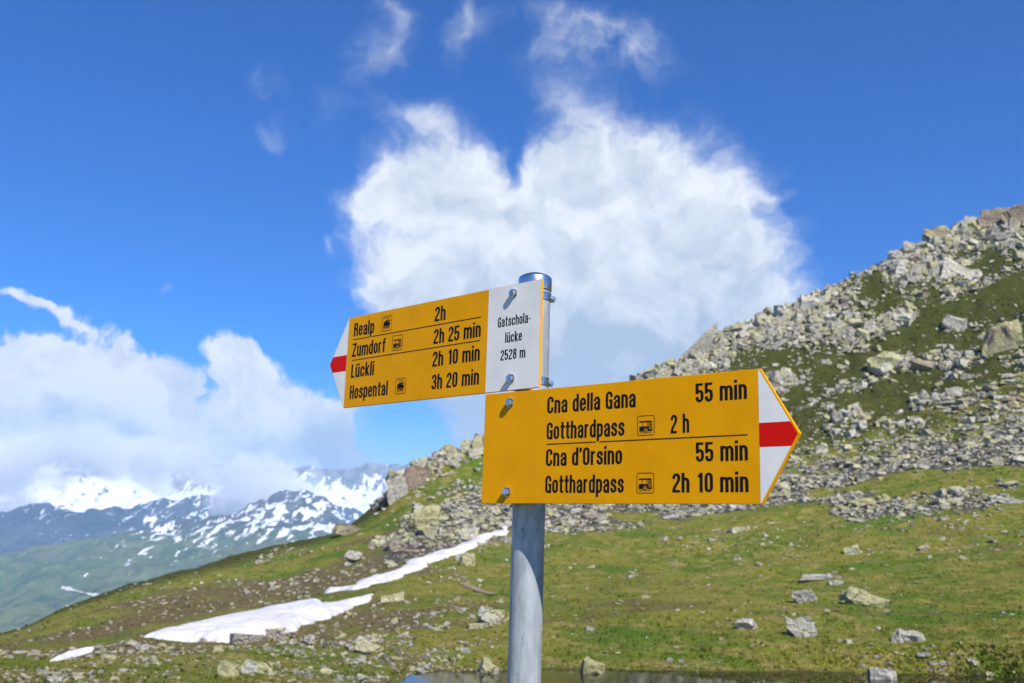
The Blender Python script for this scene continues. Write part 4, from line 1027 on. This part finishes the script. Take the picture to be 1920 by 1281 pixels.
# lower board, pointing right
BL = Board((-0.046022, 1.753725, 0.059574), -0.706302)
LW, LT = 0.54585, 0.0594
bl = BL.slab('arrow_board', [(0, 0), (LW, 0), (LW + 0.0035, 0), (LW + LT + 0.0036, 0.1), (LW + 0.0035, 0.2), (LW, 0.2), (0, 0.2)], -TH, 0, M_YEL, root, 0.0006)
bl['label'] = 'lower yellow board pointing right with a white and red tip'
def tip_poly(m): return [(LW, 0.0015), (LW + 0.001, 0.0015), (LW + LT, 0.1), (LW + 0.001, 0.1985), (LW, 0.1985)]
BL.mesh('white_tip', [(x, y, 0.00018) for x, y in tip_poly(0)], [tuple(range(5))], M_WHT, bl)
ra, rb = 0.0828, 0.1184; edge = lambda y: LW + 0.0012 + (LT - 0.001) * (1 - abs(y - 0.1) / 0.0985)
BL.mesh('red_stripe', [(x, y, 0.00034) for x, y in ((LW + 0.0002, ra), (edge(ra), ra), (edge(0.1), 0.1), (edge(rb), rb), (LW + 0.0002, rb))], [tuple(range(5))], M_RED, bl)
CAP = 0.0295
write(BL, bl, [('Cna della Gana', .1473, .3303, .1558, .1558, CAP), ('Gotthardpass', .1473, .3088, .1102, .1100, CAP), ("Cna d'Orsino", .1471, .3048, .0640, .0640, CAP), ('Gotthardpass', .1471, .3085, .0180, .0178, CAP),
               ('55 min', .4407, .5273, .1560, .1560, CAP), ('2 h', .3959, .4289, .1096, .1096, CAP), ('55 min', .4405, .5271, .0640, .0640, CAP), ('2h 10 min', .3987, .5272, .0176, .0176, CAP)])
for (x0, x1) in ((.1475, .2526), (.2595, .5272)):
    f = Flat(0.0003); f.rect(x0, .1010, x1, .1026); BL.flat('divider_line', f, M_BLK, bl)
for (cx, cy_) in ((.3499, .1247), (.3493, .0327)):
    f, wh, ri = bus(cx, cy_); pb = BL.flat('bus_pictogram', f, M_BLK, bl); BL.flat('bus_wheel_disc', wh, M_YEL, bl); BL.flat('bus_wheel', ri, M_BLK, bl)
for y in (.1803, .0204): BL.bolt(.0612, y, bl)

# upper board, pointing left
BU = Board((-0.359599, 2.046016, 0.263343), -0.739141)
UW, UT, UY = 0.55479, 0.0589, 0.4232
bu = BU.slab('arrow_board', [(0, 0), (UW, 0), (UW, 0.2), (0, 0.2), (-0.001, 0.2), (-UT - 0.001, 0.1), (-0.001, 0)], -TH, 0, M_YEL, root, 0.0006)
bu['label'] = 'upper yellow board pointing left with a white place-name field'
BU.mesh('white_tip', [(x, y, 0.00018) for x, y in ((0, 0.001), (0, 0.199), (-0.0007, 0.199), (-UT, 0.1), (-0.0007, 0.001))], [tuple(range(5))], M_WHT, bu)
e2 = lambda y: -0.0009 - (UT - 0.0009) * (1 - abs(y - 0.1) / 0.099)
BU.mesh('red_stripe', [(x, y, 0.00034) for x, y in ((-0.0002, .0812), (-0.0002, .1166), (e2(.1166), .1166), (e2(.1), .1), (e2(.0812), .0812))], [tuple(range(5))], M_RED, bu)
BU.mesh('place_name_field', [(x, y, 0.00018) for x, y in ((UY, 0.0008), (UW - 0.0008, 0.0008), (UW - 0.0008, 0.1992), (UY, 0.1992))], [(0, 1, 2, 3)], M_WHT, bu)
write(BU, bu, [('Realp', .0190, .0870, .1560, .1556, CAP), ('Zumdorf', .0176, .1272, .1104, .1103, CAP), ('Lückli', .0189, .0951, .0641, .0641, CAP), ('Hospental', .0187, .1432, .0179, .0179, CAP),
               ('2h', .2752, .3061, .1563, .1562, CAP), ('2h 25 min', .2750, .4055, .1103, .1102, CAP), ('2h 10 min', .2749, .4053, .0643, .0643, CAP), ('3h 20 min', .2754, .4057, .0183, .0183, CAP),
               ('Gatschola-', .4495, .5310, .1217, .1217, 0.0195), ('lücke', .4694, .5111, .0902, .0902, 0.0195), ('2528 m', .4592, .5207, .0578, .0578, 0.0195)])
for (x0, x1, y) in ((.0190, .0726, .1486), (.0805, .4048, .1486), (.0190, .4046, .1027)):
    f = Flat(0.0003); f.rect(x0, y - .0008, x1, y + .0008); BU.flat('divider_line', f, M_BLK, bu)
for (cx, cy_) in ((.1276, .1712), (.1827, .0333)): BU.flat('train_pictogram', train(cx, cy_), M_BLK, bu)
f, wh, ri = bus(.1655, .1254); BU.flat('bus_pictogram', f, M_BLK, bu); BU.flat('bus_wheel_disc', wh, M_YEL, bu); BU.flat('bus_wheel', ri, M_BLK, bu)
for y in (.1824, .0218): BU.bolt(.4878, y, bu)
# steel channels between the boards and the post
for B, bx, par in ((BL, .0612, bl), (BU, .4878, bu)):
    for (ya, yb) in ((.004, .036), (.164, .196)):
        B.slab('bracket', [(bx - .021, ya), (bx + .021, ya), (bx + .021, yb), (bx - .021, yb)], -0.0345, -TH - 0.0002, M_BRACKET, par, 0.001)

# ------------------------------------------------------------------ the air between here and the far mountains
def haze():
    m = bpy.data.materials.new('mountain_air'); m.use_nodes = True; q = NT(m.node_tree); m.node_tree.nodes.clear()
    v = q.node('ShaderNodeVolumePrincipled'); v.inputs['Color'].default_value = (0.46, 0.71, 1.0, 1); v.inputs['Density'].default_value = 0.8e-4; v.inputs['Anisotropy'].default_value = 0.0
    out = q.node('ShaderNodeOutputMaterial'); m.node_tree.links.new(v.outputs[0], out.inputs['Volume'])
    x0, x1, y0, y1, z0, z1 = -16000, 16000, -3000, 16000, -1600, 1010
    V = np.array([(x, y, z) for x in (x0, x1) for y in (y0, y1) for z in (z0, z1)])
    F = np.array([(0, 1, 3, 2), (4, 6, 7, 5), (0, 4, 5, 1), (2, 3, 7, 6), (0, 2, 6, 4), (1, 5, 7, 3)])
    obj('haze', mesh_np('haze', V, F, m), kind='stuff')
haze()

# ------------------------------------------------------------------ cloud bank hanging in front of the snow mountains
def cloud_bank():
    m = bpy.data.materials.new('cloud_vapour'); m.use_nodes = True; q = NT(m.node_tree); m.node_tree.nodes.clear()
    P = q.node('ShaderNodeNewGeometry').outputs['Position']
    sp = q.node('ShaderNodeSeparateXYZ'); q.put(sp.inputs[0], P)
    n = q.noise(q.vmath('MULTIPLY', P, (1.0, 0.8, 1.2)), 1 / 520.0, 6, 0.62)
    nl = q.math('MULTIPLY', q.math('SUBTRACT', q.noise(P, 1 / 1500.0, 1, 0.5), 0.5), 700.0)
    hz = q.math('DIVIDE', q.math('SUBTRACT', sp.outputs[2], q.math('ADD', nl, 400.0)), 330.0); v = q.math('SUBTRACT', 1.0, q.math('MULTIPLY', hz, hz))
    az_, t_ = ray(150, 925); hx, hy, hz0 = math.sin(az_) * 7000, math.cos(az_) * 7000, 7000 * float(t_) + EYE
    d = q.vmath('MULTIPLY', q.vmath('SUBTRACT', P, (hx, hy, hz0)), (1 / 330.0, 1 / 1500.0, 1 / 170.0)); hole = q.math('POWER', 0.4, q.vmath('DOT_PRODUCT', d, d))
    e = q.math('ADD', q.math('MULTIPLY', q.math('SUBTRACT', n, 0.5), 4.2), q.math('MULTIPLY_ADD', v, 0.75, -0.40))
    e = q.math('SUBTRACT', e, q.math('MULTIPLY', hole, 1.0))
    edge = q.smooth(sp.outputs[0], -1650.0, -900.0, 0.0, 1.1); e = q.math('SUBTRACT', e, edge)
    dens = q.math('MULTIPLY', q.smooth(e, 0.0, 0.5), 0.0042)
    vs_ = q.node('ShaderNodeVolumePrincipled'); vs_.inputs['Color'].default_value = (0.99, 0.99, 0.99, 1); q.put(vs_.inputs['Density'], dens); vs_.inputs['Anisotropy'].default_value = 0.0
    out = q.node('ShaderNodeOutputMaterial'); q.l.new(vs_.outputs[0], out.inputs['Volume'])
    m.cycles.volume_step_rate = 1.0
    bm = bmesh.new(); bmesh.ops.create_icosphere(bm, subdivisions=3, radius=1.0)
    for v_ in bm.verts:
        c = v_.co; k = 1 / max(abs(c.x), abs(c.y), abs(c.z)) ** 0.7
        v_.co = Vector((-2700 + c.x * 2300 * k, 7000 + c.y * 600 * k, 430 + c.z * 390 * k))
    me = bpy.data.meshes.new('cloud_bank'); bm.to_mesh(me); bm.free(); me.materials.append(m)
    obj('cloud_bank', me, label='grey-white cloud bank hanging in front of the snow mountains at left', category='cloud')
cloud_bank()
